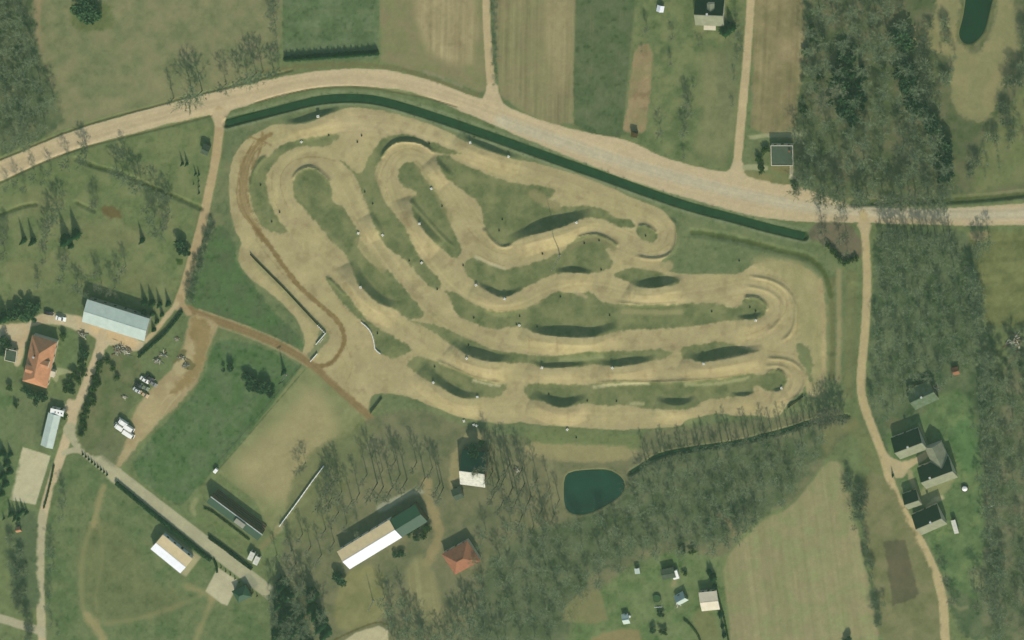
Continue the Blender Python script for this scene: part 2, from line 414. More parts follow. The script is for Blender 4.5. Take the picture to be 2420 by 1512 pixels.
# canal banks
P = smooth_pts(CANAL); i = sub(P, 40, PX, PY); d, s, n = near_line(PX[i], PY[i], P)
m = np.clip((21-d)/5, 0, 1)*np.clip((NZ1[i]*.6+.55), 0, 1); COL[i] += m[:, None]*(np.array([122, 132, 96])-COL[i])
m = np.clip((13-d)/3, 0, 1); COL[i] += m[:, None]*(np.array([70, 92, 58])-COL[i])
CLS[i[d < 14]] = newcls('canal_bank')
# faint wheel tracks and mown strips over fields
for P in ([(700, 30), (780, 24), (890, 26)], [(690, 75), (800, 70), (892, 72)], [(1400, 20), (1395, 150), (1388, 300)], [(1470, 20), (1455, 200), (1440, 310)], [(130, 60), (260, 130), (420, 150), (600, 110)], [(150, 200), (300, 150), (500, 90)], [(1960, 1130), (1900, 1250), (1850, 1380), (1800, 1512)], [(1750, 1290), (1850, 1260), (1990, 1200)], [(330, 1100), (420, 1010), (520, 930), (640, 880)], [(350, 1120), (450, 1050), (600, 930)]):
    for o in (-3, 3): stroke([(x+o, y+o*.6) for x, y in P], 1.8, (128, 128, 90), 1.5, 1.2, None, .30, broken=.35)
# --- sand of the race track
c_tr = newcls('track')
OUT = T(1, 0, [(70, 1230), (150, 1175), (250, 1168), (420, 1178), (560, 1135), (780, 1040), (860, 1015), (1000, 1018), (1200, 1050), (1400, 1085), (1700, 1195), (1880, 1270), (1920, 1310), (2000, 1352), (2200, 1430), (2419, 1500)])
OUT += T(2, 1, [(250, 28), (600, 132), (800, 205), (1000, 290), (1200, 382), (1400, 452), (1480, 520), (1545, 620), (1560, 760), (1510, 880), (1430, 940), (1380, 1000), (1460, 1040), (1600, 1080), (1800, 1075), (2000, 1075), (2160, 1080), (2280, 980), (2419, 960)])
OUT += [(1850, 615), (1900, 630), (1932, 655), (1948, 690), (1952, 760), (1950, 850), (1944, 920), (1930, 940), (1906, 935), (1904, 900)]
OUT += T(3, 2, [(340, 660), (260, 730), (185, 790), (150, 870), (80, 935)])
OUT += T(2, 2, [(2300, 900), (2100, 900), (1900, 880), (1650, 945), (1580, 1012), (1300, 1022), (1000, 1042), (600, 1012), (200, 990), (80, 955)])
OUT += [(1215, 1000), (1180, 1003), (1130, 995), (1080, 984), (1030, 964), (980, 941), (930, 929), (890, 929), (876, 940), (872, 960), (868, 985), (845, 985), (790, 925), (745, 880), (716, 860), (712, 840), (722, 806), (705, 756), (680, 728), (640, 694), (600, 666), (570, 634), (561, 612), (566, 590), (572, 572), (556, 545), (545, 500), (540, 450), (543, 400), (555, 362), (575, 336), (600, 318)]
paint(OUT, SAND, 1.6, 1.6, c_tr, rgb2=(161, 152, 109))
paint([(760, 270), (900, 262), (1080, 330), (1060, 370), (900, 320), (830, 330), (780, 300)], (176, 162, 122), 14, 5, mix=.5)
ISL = [
 T(1, 0, [(820, 1250), (780, 1310), (690, 1385), (560, 1395), (420, 1378), (300, 1425), (210, 1500)])+T(1, 1, [(110, 100), (95, 250), (130, 400), (200, 550), (290, 640), (312, 690), (180, 692), (60, 640), (0, 540), (-60, 380), (-68, 250), (-50, 120), (-10, 20)])+T(1, 0, [(45, 1460), (110, 1490), (160, 1430), (250, 1370), (400, 1320), (600, 1290)]),
 T(1, 1, [(345, 200), (385, 125), (460, 80), (540, 80), (620, 120), (705, 215), (730, 280), (720, 370), (770, 425), (830, 430), (880, 540), (960, 650), (985, 740), (960, 800), (1020, 900), (1100, 990), (1200, 1030), (1260, 1045), (1330, 1130), (1450, 1270), (1585, 1430), (1590, 1490), (1480, 1512), (1400, 1490), (1340, 1415), (1140, 1345), (1020, 1230), (960, 1150), (920, 1060), (870, 950), (845, 880), (760, 820), (650, 690), (560, 580), (480, 480), (430, 430), (370, 370), (345, 290)]),
 T(1, 0, [(1040, 1500), (1100, 1430), (1190, 1320), (1260, 1275), (1450, 1268), (1620, 1335), (1950, 1445), (1920, 1460), (1700, 1445), (1600, 1375), (1450, 1330), (1330, 1342), (1240, 1405), (1180, 1500)])+T(1, 1, [(1140, 50), (1130, 130), (1190, 330), (1240, 410), (1340, 560), (1420, 640), (1490, 830), (1560, 940), (1700, 1080), (1755, 1160), (1740, 1225), (1680, 1230), (1600, 1160), (1500, 1050), (1400, 930), (1270, 850), (1200, 775), (1160, 700), (1110, 600), (1060, 450), (1030, 390), (990, 280), (940, 160), (860, 70), (775, -10), (860, 40), (960, 130), (1030, 90)]),
 T(1, 1, [(1350, 100), (1385, 35), (1450, 15), (1530, 40), (1570, 150), (1690, 270), (1760, 400), (1800, 500), (1850, 640), (1920, 780), (1945, 860), (1880, 945), (1760, 840), (1650, 745), (1560, 610), (1500, 560), (1465, 430), (1450, 365), (1530, 315), (1480, 285), (1375, 240), (1345, 170)]),
 T(1, 1, [(1690, -40), (1800, -50), (1900, 10), (2050, 85), (2200, 135), (2300, 170)])+T(2, 1, [(0, 210), (150, 235), (300, 240), (400, 272), (420, 300), (380, 345), (320, 390), (310, 450), (500, 438), (750, 432), (900, 478), (1000, 560), (1130, 560), (1165, 640), (1040, 635), (900, 565), (750, 542), (640, 560), (500, 620), (380, 660), (180, 708), (0, 785)])+T(1, 1, [(2350, 820), (2280, 790), (2200, 720), (2155, 620), (2145, 500), (2125, 430), (2050, 350), (1950, 280), (1850, 210), (1760, 120)]),
 T(2, 1, [(1180, 660), (1195, 625), (1240, 610), (1310, 640), (1372, 690), (1372, 740), (1320, 787), (1250, 772), (1190, 720)]),
 T(1, 1, [(1955, 985), (2060, 900), (2200, 985), (2350, 1040)])+T(2, 1, [(0, 1030), (200, 972), (350, 920), (500, 850), (550, 790), (640, 720), (780, 702), (900, 735), (1000, 800), (990, 825), (890, 830), (920, 900), (960, 960), (940, 1030), (860, 1050), (770, 1075), (600, 1060), (420, 1070), (300, 1120), (150, 1190), (0, 1270)])+T(1, 1, [(2320, 1300), (2200, 1240), (2090, 1170), (1990, 1080)]),
 T(2, 1, [(930, 1090), (1050, 1035), (1150, 1015), (1300, 1030), (1480, 1080), (1620, 1150), (1500, 1192), (1200, 1215), (1120, 1150)]),
 T(1, 1, [(1775, 1230), (1900, 1255), (2000, 1330), (2150, 1400), (2300, 1440)])+T(2, 1, [(0, 1425), (150, 1392), (300, 1322), (370, 1272), (480, 1240), (620, 1262), (760, 1240), (850, 1350), (960, 1352), (1200, 1372), (1500, 1370), (1800, 1342), (1990, 1360), (2050, 1400), (2150, 1400), (2195, 1310), (2300, 1288), (2390, 1330), (2415, 1390), (2400, 1450), (2330, 1505), (2150, 1512)])+T(2, 2, [(1800, 38), (1560, 78), (1200, 80), (980, 108), (800, 162), (400, 152), (220, 125), (120, 75), (0, 62)])+T(1, 2, [(2250, 92), (2080, 35), (1960, -5)])+T(1, 1, [(1880, 1430), (1830, 1300)]),
 T(1, 2, [(1400, -10), (1560, 20), (1700, 35), (1800, 80), (2100, 220), (2300, 300)])+T(2, 2, [(0, 310), (200, 330), (380, 345), (560, 320), (760, 298), (1000, 298), (1350, 280), (1430, 275), (1560, 310), (1420, 372), (1300, 392), (1100, 430), (960, 442), (840, 420), (700, 430), (500, 452), (260, 450), (180, 402), (0, 410)])+T(1, 2, [(2240, 396), (2080, 360), (1950, 300), (1850, 230), (1700, 130), (1550, 50)]),
 T(2, 2, [(1585, 270), (1700, 240), (1850, 220), (1950, 198), (2100, 230), (2200, 270), (2385, 296), (2200, 312), (2100, 340), (1900, 382), (1750, 402), (1700, 370), (1600, 370)]),
 T(2, 2, [(120, 610), (300, 600), (600, 622), (850, 588), (1050, 568), (1350, 590), (1700, 570), (2000, 550), (2240, 500), (2400, 520)])+T(3, 2, [(0, 490), (60, 468), (115, 470), (170, 530), (180, 600), (120, 672), (0, 672)])+T(2, 2, [(2330, 620), (2280, 640), (2290, 700), (2000, 742), (1850, 752), (1700, 830), (1640, 852), (1350, 850), (1100, 800), (850, 812), (700, 782), (600, 800), (500, 832), (360, 800), (300, 770), (160, 742), (118, 690)]),
 T(1, 2, [(1430, 400), (1500, 330), (1650, 370), (1900, 460), (2100, 560), (2300, 600), (2395, 612), (2300, 742), (2150, 722), (2100, 747), (1950, 742), (1800, 670), (1600, 560), (1440, 450)]),
 T(1, 2, [(1000, 10), (1080, 20), (1200, 100), (1400, 220), (1490, 282), (1400, 330), (1310, 377), (1200, 322), (1130, 282), (1120, 180), (1090, 110)]),
 T(1, 1, [(655, 1105), (700, 1108), (760, 1165), (860, 1275), (960, 1395), (1060, 1520), (990, 1520), (900, 1430), (800, 1330), (700, 1200)]),
]
for k, P in enumerate(ISL):
    paint(P, (104, 116, 77), 2.8, 2.3, 0, rgb2=(121, 126, 86), sm=1)
# transitions, pale spill of sand over the grass
for P, w, c_, mx in [
    (T(2, 1, [(1000, 870), (1100, 960), (1300, 1000), (1480, 1000)]), 22, (160, 150, 108), .8),
    (T(2, 1, [(600, 1250), (700, 1290)]), 9, (166, 156, 116), .8),
    (T(2, 1, [(1060, 1430), (1300, 1440), (1600, 1440)]), 12, (150, 146, 102), .7),
    (T(2, 2, [(460, 370), (640, 372), (850, 350)]), 11, (140, 146, 100), .9),
    (T(2, 2, [(780, 630), (950, 612), (1150, 600), (1290, 600)]), 6, (176, 170, 128), .9),
    (T(2, 2, [(1640, 610), (1900, 610), (2090, 580), (2230, 545)]), 8, (160, 160, 112), .8),
    (T(1, 2, [(2060, 570), (2180, 605), (2300, 620)]), 5, (184, 176, 136), .9),
    (T(2, 2, [(1120, 790), (1240, 790)]), 6, (170, 166, 122), .8),
    (T(1, 1, [(2080, 920), (2200, 970), (2350, 1030)]), 6, (190, 182, 142), .75),
    (T(1, 1, [(970, 760), (1060, 900), (1200, 1040)]), 16, (142, 138, 96), .7),
    (T(1, 1, [(1530, 40), (1640, 200), (1760, 400), (1840, 560)]), 14, (140, 136, 94), .6),
    (T(2, 1, [(560, 830), (700, 740), (860, 750), (960, 830)]), 14, (128, 128, 90), .8),
    (T(2, 1, [(200, 320), (330, 400), (420, 440)]), 22, (138, 134, 94), .8),
    (T(1, 1, [(1130, 130), (1230, 380)]), 7, (150, 142, 102), .8)]:
    stroke(P, w, c_, 4, 3, None, mx)
# right part of the arena: thin dry growth over sand
paint([(1760, 612), (1850, 605), (1930, 640), (1956, 700), (1955, 930), (1930, 940), (1900, 880), (1880, 800), (1880, 700), (1840, 650)], (144, 143, 98), 10, 6, c_tr, mix=.85, rgb2=(156, 149, 106))
stroke([(1938, 660), (1948, 760), (1946, 900)], 10, (168, 155, 112), 3, 2, None, .8)
paint(T(3, 2, [(262, 222), (340, 220), (400, 300), (430, 400), (420, 600), (380, 560), (360, 480), (290, 370)]), (112, 122, 82), 3, 3, mix=.9)
stroke([(1982, 640), (1983, 760), (1980, 900)], 12, (150, 142, 102), 4.5, 3, newcls('path'), .8)
stroke([(1966, 660), (1968, 780), (1966, 900)], 10, (110, 112, 74), 3, 3, None, .8)
stroke([(2012, 650), (2012, 780), (2006, 930)], 26, (112, 118, 80), 6, 3, None, .8)
# rings, wheel ruts and edges on the sand
RUT = (146, 134, 94)
for P, w, mx in [
    (T(1, 1, [(235, 250), (228, 160), (280, 60), (370, -5)])+T(1, 0, [(520, 1475), (640, 1490), (750, 1520)]), 2.2, .8),
    (T(1, 1, [(235, 250), (250, 330), (300, 450)]), 2, .6), (T(1, 1, [(160, 100), (145, 230), (180, 390), (230, 490)]), 2.2, .7),
    (T(1, 1, [(1190, 330), (1170, 150), (1230, 20)])+T(1, 0, [(1300, 1440), (1450, 1390), (1560, 1440)]), 2.5, .6),
    (T(1, 1, [(1260, 380), (1220, 250)]), 2, .8),
    (T(1, 1, [(2000, 640), (2100, 760), (2250, 870), (2420, 900)]), 2, .5),
    (T(1, 1, [(2090, 890), (2200, 950), (2350, 1000)]), 2.2, .8),
    (T(1, 1, [(2180, 1430), (2420, 1420)]), 2.5, .7), (T(2, 1, [(0, 1420), (120, 1400), (300, 1330)]), 2, .5),
    (T(2, 1, [(1140, 840), (1250, 880), (1400, 860), (1490, 790)]), 1.8, .6),
    (T(2, 1, [(1380, 840), (1450, 780), (1480, 690)]), 1.5, .5),
    (T(3, 1, [(0, 1160), (90, 1220), (170, 1300), (190, 1380), (150, 1470), (60, 1540)]), 2.5, .7),
    (T(3, 1, [(0, 1080), (120, 1120), (230, 1210), (290, 1330), (290, 1450), (270, 1660)]), 2.5, .6),
    (T(3, 2, [(0, 290), (100, 305), (250, 320)]), 2, .6), (T(3, 2, [(460, 0), (480, 120), (440, 220)]), 2, .6),
    (T(3, 1, [(300, 1000), (330, 1030), (310, 1080)]), 2, .7),
    (T(3, 2, [(60, 780), (150, 770), (250, 720)]), 1.8, .6),
    (T(2, 2, [(2260, 130), (2350, 100), (2419, 50)]), 2, .6),
    (T(2, 2, [(800, 590), (1050, 568), (1300, 588), (1600, 580), (1950, 555), (2240, 495)]), 2.6, .75),
    (T(1, 2, [(1780, 430), (1950, 490), (2100, 560), (2300, 585)]), 3, .7),
    (T(1, 2, [(850, 240), (905, 350), (910, 480), (850, 600)]), 2.2, .6), (T(1, 2, [(790, 300), (870, 450), (830, 560)]), 1.6, .4),
    (T(1, 2, [(660, 20), (710, 130)]), 2, .5), (T(1, 1, [(0, 750), (90, 880), (260, 1080)]), 2, .6),
    (T(1, 1, [(1120, 850), (1250, 850)]), 3, .3), (T(2, 2, [(160, 170), (165, 280)]), 4, .35), (T(2, 2, [(425, 170), (430, 310)]), 4, .35),
    (T(2, 2, [(780, 180), (775, 280)]), 5, .3), (T(2, 2, [(255, 470), (250, 590)]), 4, .3), (T(2, 2, [(915, 460), (920, 580)]), 4, .3),
    (T(2, 2, [(530, 840), (535, 990)]), 6, .3), (T(2, 1, [(1100, 1210), (1120, 1330)]), 6, .3), (T(1, 2, [(1880, 300), (1930, 440)]), 12, .4),
    (T(1, 1, [(840, 1180), (900, 1260)]), 13, .45), (T(1, 1, [(1400, 520), (1440, 600)]), 20, .45), (T(2, 2, [(1640, 480), (1645, 560)]), 5, .25)]:
    stroke(P, w, RUT, 1.1, .6, None, mx)
def lane(P, half, per, amp, seed, base=None):
    P = smooth_pts(P); i = sub(P, half+4, PX, PY); d, s_, n_ = near_line(PX[i], PY[i], P); q = d*n_
    t = vnoise(q+900, s_*14, per, seed)+.6*vnoise(q+900, s_*30, per*.45, seed+1)
    w = np.clip((half-d)/6, 0, 1)*np.clip((COL[i, 0]-128)/14, 0, 1)
    COL[i] *= (1+amp*w*(t/1.6-.5)*2)[:, None]
LANES = [[(950, 935), (1050, 970), (1130, 982), (1250, 980), (1400, 990), (1550, 983), (1700, 970), (1800, 955), (1875, 930), (1895, 890), (1870, 860), (1800, 850), (1700, 863), (1550, 878), (1400, 885), (1250, 885), (1130, 868), (1050, 830), (960, 780), (860, 690), (760, 600), (700, 540)],
    [(680, 520), (668, 440), (700, 378), (760, 372), (810, 430), (850, 520), (900, 600), (960, 680), (1040, 760), (1120, 810), (1250, 835), (1400, 835), (1550, 832), (1700, 815), (1800, 790), (1860, 750), (1850, 690), (1780, 660), (1650, 690), (1500, 695), (1400, 665), (1300, 680), (1230, 720), (1150, 725), (1080, 690), (1020, 620), (970, 550), (930, 470), (915, 410), (950, 355), (1010, 365), (1060, 440), (1110, 520), (1160, 590), (1230, 600), (1330, 560), (1420, 545), (1500, 580), (1560, 600), (1585, 550), (1550, 500), (1450, 470), (1300, 410), (1150, 365), (1000, 310), (880, 280), (760, 290), (640, 330)]]
for k, P in enumerate(LANES): lane(P, 32, 5.5, .045, 80+3*k)
blot = fbm(PX, PY, 40, 90, 3); sandy = np.clip((COL[:, 0]-COL[:, 1]-4)/8, 0, 1)
COL *= (1+sandy*(blot-.5)*.20)[:, None]
damp = fbm(PX, PY, 17, 95, 3); COL -= (sandy*np.clip((damp-.60)*7, 0, 1)*12)[:, None]*np.array([1.0, 1.0, .8])
# dark soil tongues: vehicle lane round the start area
MUD = (128, 113, 75)
c_mud = newcls('dirt_track')
L1 = T(0, 1, [(2560, -250), (2440, -170), (2330, 0), (2290, 150), (2270, 330), (2300, 480), (2380, 580), (2440, 660)])+T(1, 1, [(60, 720), (160, 850), (300, 1060), (420, 1210), (560, 1330), (700, 1450)])+T(1, 2, [(760, -10), (830, 110), (840, 200), (800, 300), (720, 400), (640, 440), (520, 420)])
stroke(L1, 10, MUD, 2.5, 2, c_mud, .95)
for off in (-9, 8):
    stroke([(x+off, y+off*.2) for x, y in L1[1:8]], 3, MUD, 1.2, .8, None, .8)
stroke(T(0, 1, [(2330, 0), (2300, 150), (2290, 330), (2330, 480)]), 24, (137, 124, 86), 4, 4, None, .9)
LP = T(0, 1, [(2470, -180), (2360, -60), (2300, 120), (2285, 320), (2330, 480), (2420, 620)])
for o in (-12, -7, -2, 4, 9, 13): stroke([(x+o, y+o*.3) for x, y in LP], 2.0, (118, 104, 68) if o % 2 else (156, 144, 104), 1.0, 1.4, None, .6, broken=.2)
stroke(T(1, 1, [(-20, 640), (30, 690), (60, 760)]), 12, (122, 106, 70), 3, 3, None, .8)
for o in (-5, 5): stroke([(x+o*.7, y-o*.6) for x, y in L1[7:]], 2, (112, 99, 64), 1.0, 1, None, .6, broken=.2)
stroke(T(1, 0, [(-60, 1290), (60, 1330), (140, 1370)]), 4, MUD, 1.5, 1, None, .8)
stroke(T(1, 0, [(60, 1250), (65, 1350), (20, 1480), (-40, 1600)]), 5, MUD, 2, 1.2, None, .8)
L2 = [(444, 730), (470, 742), (520, 760), (600, 788), (680, 824), (730, 856), (790, 915), (845, 960), (880, 995)]
stroke(L2, 20, (133, 118, 82), 3, 2, c_mud)
stroke([(x+1, y-11) for x, y in L2[1:6]], 4, (164, 150, 110), 2, 1.5, None, .8)
stroke([(x-4, y+11) for x, y in L2[1:6]], 4, (160, 148, 108), 2, 1.5, None, .7)
for o in (-4, 4): stroke([(x, y+o) for x, y in L2], 2.2, (120, 108, 74), 1, .8, None, .6)
# grassy strip and start hut pad beside the long straight
stroke(T(1, 1, [(0, 960), (270, 1230), (540, 1512)])+T(1, 2, [(640, 90)]), 13, (136, 138, 96), 4, 2.5, None, .8)
paint(T(1, 2, [(600, 60), (690, 130), (700, 170), (620, 260), (600, 300), (520, 380), (485, 350), (500, 300), (570, 230)]), (124, 130, 92), 3, 2)
# --- roads
c = newcls('road')
TOP = [(-200, 465), (-20, 388), (50, 358), (175, 306), (312, 267), (412, 240), (512, 216), (600, 195), (705, 173), (817, 161), (900, 162), (955, 173), (1030, 192), (1080, 213), (1128, 230), (1150, 236), (1180, 240), (1210, 257), (1285, 286), (1360, 307), (1430, 322), (1470, 328), (1510, 342), (1560, 370), (1640, 392), (1700, 405), (1765, 408), (1830, 428), (1890, 440), (1960, 466), (2014, 484), (2100, 493), (2200, 494), (2314, 488), (2640, 462)]
BOT = [(2640, 528), (2314, 534), (2200, 531), (2100, 528), (2014, 525), (1950, 526), (1889, 524), (1785, 513), (1710, 492), (1635, 470), (1560, 450), (1460, 416), (1360, 377), (1280, 343), (1210, 315), (1140, 282), (1080, 258), (1010, 228), (955, 213), (880, 204), (817, 202), (760, 206), (705, 216), (620, 238), (540, 262), (500, 270), (420, 287), (330, 310), (250, 331), (180, 352), (100, 385), (20, 420), (-200, 515)]
paint(TOP+BOT, (186, 170, 133), 1.5, 1.2, c, rgb2=(180, 166, 128), sm=1)
stroke([(1180, 285), (1300, 325), (1500, 392), (1650, 432), (1800, 470), (1950, 497), (2300, 508), (2600, 500)], 26, (180, 173, 142), 8, 3, None, .8)
for o in (-12, -5, 3, 11):
    stroke([(1190, 285+o), (1300, 325+o), (1500, 394+o), (1650, 434+o), (1800, 471+o), (1950, 497+o*.7), (2300, 509+o*.7), (2600, 500)], 2, (168, 164, 136), 1.2, 1.2, None, .7, broken=.4)
stroke([(x, y-7) for x, y in CANAL[1:9]], 6, (128, 134, 98), 3, 2, None, .5)
stroke(ROADN, 3.5, (112, 110, 74), 1.4, 1, None, .85)
stroke(ROADS, 3.2, (118, 116, 80), 1.3, .8, None, .8)
stroke(ROADM, 2.4, (132, 120, 84), 1.1, .6, None, .85)
stroke(T(1, 0, [(0, 680), (450, 630), (900, 600), (1250, 625), (1500, 690), (1800, 790), (2100, 900)]), 9, (112, 112, 76), 3, 3, None, .8)
stroke(T(1, 0, [(1600, 680), (1750, 730), (1950, 820)]), 7, (148, 142, 112), 4, 4, None, .6)
for P, w, w1 in [([(1149, -150), (1148, 0), (1152, 90), (1157, 160), (1162, 210)], 17, 20), ([(1776, -150), (1775, 0), (1768, 100), (1760, 200), (1750, 300), (1743, 380), (1738, 412)], 18, 21)]:
    stroke(P, w, (178, 163, 123), 1.8, 1, newcls('dirt_road'), w1=w1)
paint([(1150, 195), (1176, 195), (1180, 225), (1192, 250), (1160, 262), (1125, 244), (1146, 228)], (184, 169, 131), 2, 1, c)
paint([(1734, 380), (1756, 380), (1758, 402), (1778, 418), (1740, 440), (1690, 412), (1724, 404)], (184, 170, 132), 2, 1, c)
c = newcls('dirt_road')
stroke([(519, 262), (519, 300), (512, 360), (500, 420), (488, 480), (478, 530), (463, 580), (447, 640), (432, 690), (420, 722)], 22, (170, 153, 113), 2, 1.2, c)
paint([(490, 262), (548, 255), (532, 282), (530, 300), (508, 300), (505, 285)], (180, 164, 126), 2, 1, c)
stroke([(425, 700), (432, 722), (446, 740)], 14, (158, 142, 104), 3, 2, c)
stroke([(418, 718), (398, 742), (372, 776), (345, 805)], 11, (178, 164, 124), 2.5, 1.5, c)
c = newcls('yard')
paint([(-200, 770), (60, 768), (85, 745), (120, 735), (200, 748), (196, 760), (345, 803), (335, 826), (310, 832), (262, 812), (246, 830), (228, 800), (212, 790), (190, 785), (150, 770), (80, 762), (62, 800), (58, 830), (46, 870), (30, 862), (20, 800), (-200, 830)], (188, 170, 130), 2.5, 1.5, c, rgb2=(180, 170, 134))
paint([(210, 765), (250, 775), (330, 805), (320, 825), (270, 805), (215, 785)], (204, 178, 132), 6, 3, mix=.7)
c = newcls('dirt_road')
stroke([(243, 790), (235, 830), (220, 870), (200, 920), (182, 965), (165, 1010), (150, 1060), (132, 1110), (117, 1160), (103, 1210), (96, 1260), (94, 1320), (94, 1400), (99, 1480), (104, 1600)], 24, (184, 169, 132), 2, 1.2, c, w1=20)
stroke([(100, 1215), (95, 1270), (94, 1400), (99, 1500)], 19, (166, 162, 128), 2, 1, None, .8)
paint([(150, 945), (200, 945), (185, 985), (160, 1000)], (184, 169, 132), 3, 2, c)
c = newcls('road')
stroke([(165, 1015), (185, 1045), (210, 1070), (280, 1125), (360, 1187), (440, 1248), (520, 1310), (640, 1402), (760, 1500)], 32, (164, 162, 128), 1.5, .5, c, sm=1)
stroke([(150, 1070), (175, 1062), (205, 1068)], 13, (168, 164, 130), 2, .8, c)
paint([(255, 1120), (285, 1100), (292, 1128), (262, 1152), (238, 1140)], (168, 164, 128), 2, .8, c)
paint([(54, 1056), (120, 1077), (84, 1193), (17, 1180)], (186, 178, 142), 1.2, .5, newcls('court'), sm=0, rgb2=(178, 174, 138))
stroke([(-60, 1450), (0, 1460), (60, 1480), (170, 1515)], 20, (166, 162, 130), 2, 1, newcls('road'))
lane([(-100, 425), (50, 382), (175, 332), (312, 290), (412, 263), (512, 240), (620, 214), (760, 184), (880, 183), (1010, 208), (1150, 258), (1300, 318), (1440, 372), (1560, 410), (1700, 448), (1889, 484), (2014, 505), (2200, 512), (2440, 505)], 30, 6, .06, 120)
# farm road on the right
c = newcls('dirt_road')
stroke([(2040, 505), (2043, 540), (2047, 600), (2050, 653), (2047, 753), (2042, 806), (2035, 881), (2034, 931), (2048, 975), (2064, 1018), (2084, 1068), (2102, 1134), (2127, 1196), (2159, 1251), (2194, 1314), (2217, 1371), (2229, 1421), (2232, 1479), (2234, 1600)], 19, (174, 160, 118), 2.2, 1.4, c, w1=23)
paint([(2020, 522), (2062, 522), (2052, 560), (2042, 560)], (176, 163, 124), 3, 2, c)
paint([(2084, 1060), (2120, 1092), (2160, 1085), (2195, 1060), (2200, 1080), (2150, 1105), (2135, 1130), (2110, 1130)], (174, 162, 122), 2.5, 1.5, newcls('yard'))
stroke([(2150, 1115), (2160, 1150), (2178, 1190)], 12, (158, 150, 112), 3, 2, None, .8)
stroke([(2172, 1000), (2180, 1022), (2192, 1055)], 5, (150, 150, 108), 1.5, 1, newcls('path'), .9)
paint([(2172, 1150), (2250, 1110), (2262, 1122), (2240, 1160), (2190, 1200), (2175, 1190)], (140, 142, 100), 4, 3, mix=.8)
stroke([(2190, 1205), (2205, 1185), (2225, 1175)], 12, (188, 178, 136), 3, 2.5, None, .8)
stroke([(2235, 1400), (2262, 1440), (2285, 1435)], 9, (140, 138, 100), 4, 2, None, .6)
paint([(1925, 525), (2000, 523), (2035, 560), (2040, 600), (2022, 614), (2004, 622), (1975, 605), (1945, 575), (1905, 560)], (100, 102, 78), 4, 3, newcls('rough_ground'), rgb2=(112, 108, 84))
# house by the road, front garden
c = newcls('lawn')
Z = lambda pts: [((1820+x/7.56)/1.0583, (280+y/7.56)/1.0583) for x, y in pts]
paint(Z([(360, 420), (1420, 370), (1440, 480), (700, 480), (450, 540)]), (150, 152, 112), 3, 1.5, newcls('path'))
paint(Z([(260, 960), (280, 720), (360, 590), (480, 520), (740, 490), (780, 700), (770, 980), (540, 990)]), (108, 120, 82), 2, 1, c)
paint(Z([(300, 1110), (420, 1090), (700, 1160), (1160, 1180), (1180, 1280), (1150, 1390), (900, 1350), (600, 1290), (370, 1220)]), (112, 122, 82), 2.5, 1.5, c, rgb2=(124, 124, 84))
paint(Z([(260, 985), (760, 990), (760, 1140), (420, 1085), (300, 1100)]), (150, 152, 114), 2, 1)
paint(Z([(780, 1010), (1240, 1020), (1240, 1170), (790, 1130)]), (118, 118, 80), 2, 1.5)
paint(Z([(1178, 1020), (1245, 1020), (1240, 1260), (1160, 1255)]), (190, 182, 146), 1.2, .5, newcls('path'), sm=0)
# --- south and west
c = newcls('meadow')
paint([(-200, 470), (20, 428), (150, 372), (260, 336), (500, 280), (505, 330), (490, 430), (460, 540), (420, 690), (380, 745), (340, 750), (205, 700), (100, 720), (-200, 760)], (103, 120, 78), 3, 2, c, rgb2=(116, 124, 84))
for q in [(60, 640), (100, 480), (300, 560), (220, 550), (330, 660)]:
    paint([(q[0]-45, q[1]-20), (q[0]+40, q[1]-25), (q[0]+50, q[1]+22), (q[0]-40, q[1]+28)], (120, 122, 84), 18, 8, mix=.5)
paint([(240, 488), (270, 486), (290, 512), (275, 520), (245, 510)], (104, 94, 62), 4, 3, mix=.8)
paint([(415, 610), (432, 612), (432, 626), (418, 624)], (70, 92, 46), 1.5, .6, mix=.9, sm=0)
paint([(300, 700), (210, 680), (215, 665), (60, 690), (80, 735), (200, 745)], (96, 110, 74), 8, 4, mix=.7)
c = newcls('lawn')
paint(T(0, 2, [(590, 60), (720, 120), (770, 500), (530, 430), (560, 250)]), (100, 118, 78), 1.5, 1, c)
paint(T(0, 2, [(500, 430), (780, 510), (770, 540), (560, 500), (540, 600), (500, 560), (470, 520)]), (150, 154, 114), 2, 1, newcls('path'), mix=.9)
paint(T(0, 2, [(-200, 600), (140, 640), (130, 1200), (200, 1300), (60, 1900), (-200, 1900)]), (92, 116, 74), 6, 3, newcls('lawn'), rgb2=(104, 118, 80))
paint(T(0, 2, [(380, 700), (600, 760), (470, 820), (380, 1150), (340, 1200), (140, 1150), (140, 720)]), (98, 114, 78), 6, 3, 0, rgb2=(108, 118, 82))
paint([(245, 830), (330, 840), (340, 880), (300, 990), (240, 1090), (190, 1060), (175, 1010), (215, 900)], (96, 112, 74), 4, 3, newcls('lawn'), rgb2=(108, 114, 80))
paint([(290, 1010), (330, 1070), (275, 1110), (215, 1060), (250, 1030)], (106, 112, 82), 6, 3, mix=.6)
c = newcls('yard')
paint([(448, 735), (520, 765), (505, 790), (492, 830), (472, 890), (440, 935), (400, 975), (345, 1030), (300, 1085), (285, 1105), (270, 1100), (300, 1040), (318, 1010), (310, 985), (330, 950), (360, 915), (400, 880), (420, 850), (440, 800)], (156, 143, 104), 4, 3, c, rgb2=(164, 152, 112))
paint([(450, 740), (500, 765), (494, 820), (478, 870), (460, 900), (420, 930), (395, 930), (440, 880), (465, 820), (448, 790)], (136, 122, 82), 6, 4, mix=.85)
paint([(330, 970), (380, 935), (390, 970), (330, 1040)], (170, 157, 114), 8, 4, mix=.7)
paint([(405, 860), (430, 830), (465, 850), (440, 880), (420, 890)], (172, 162, 120), 4, 3, mix=.7)
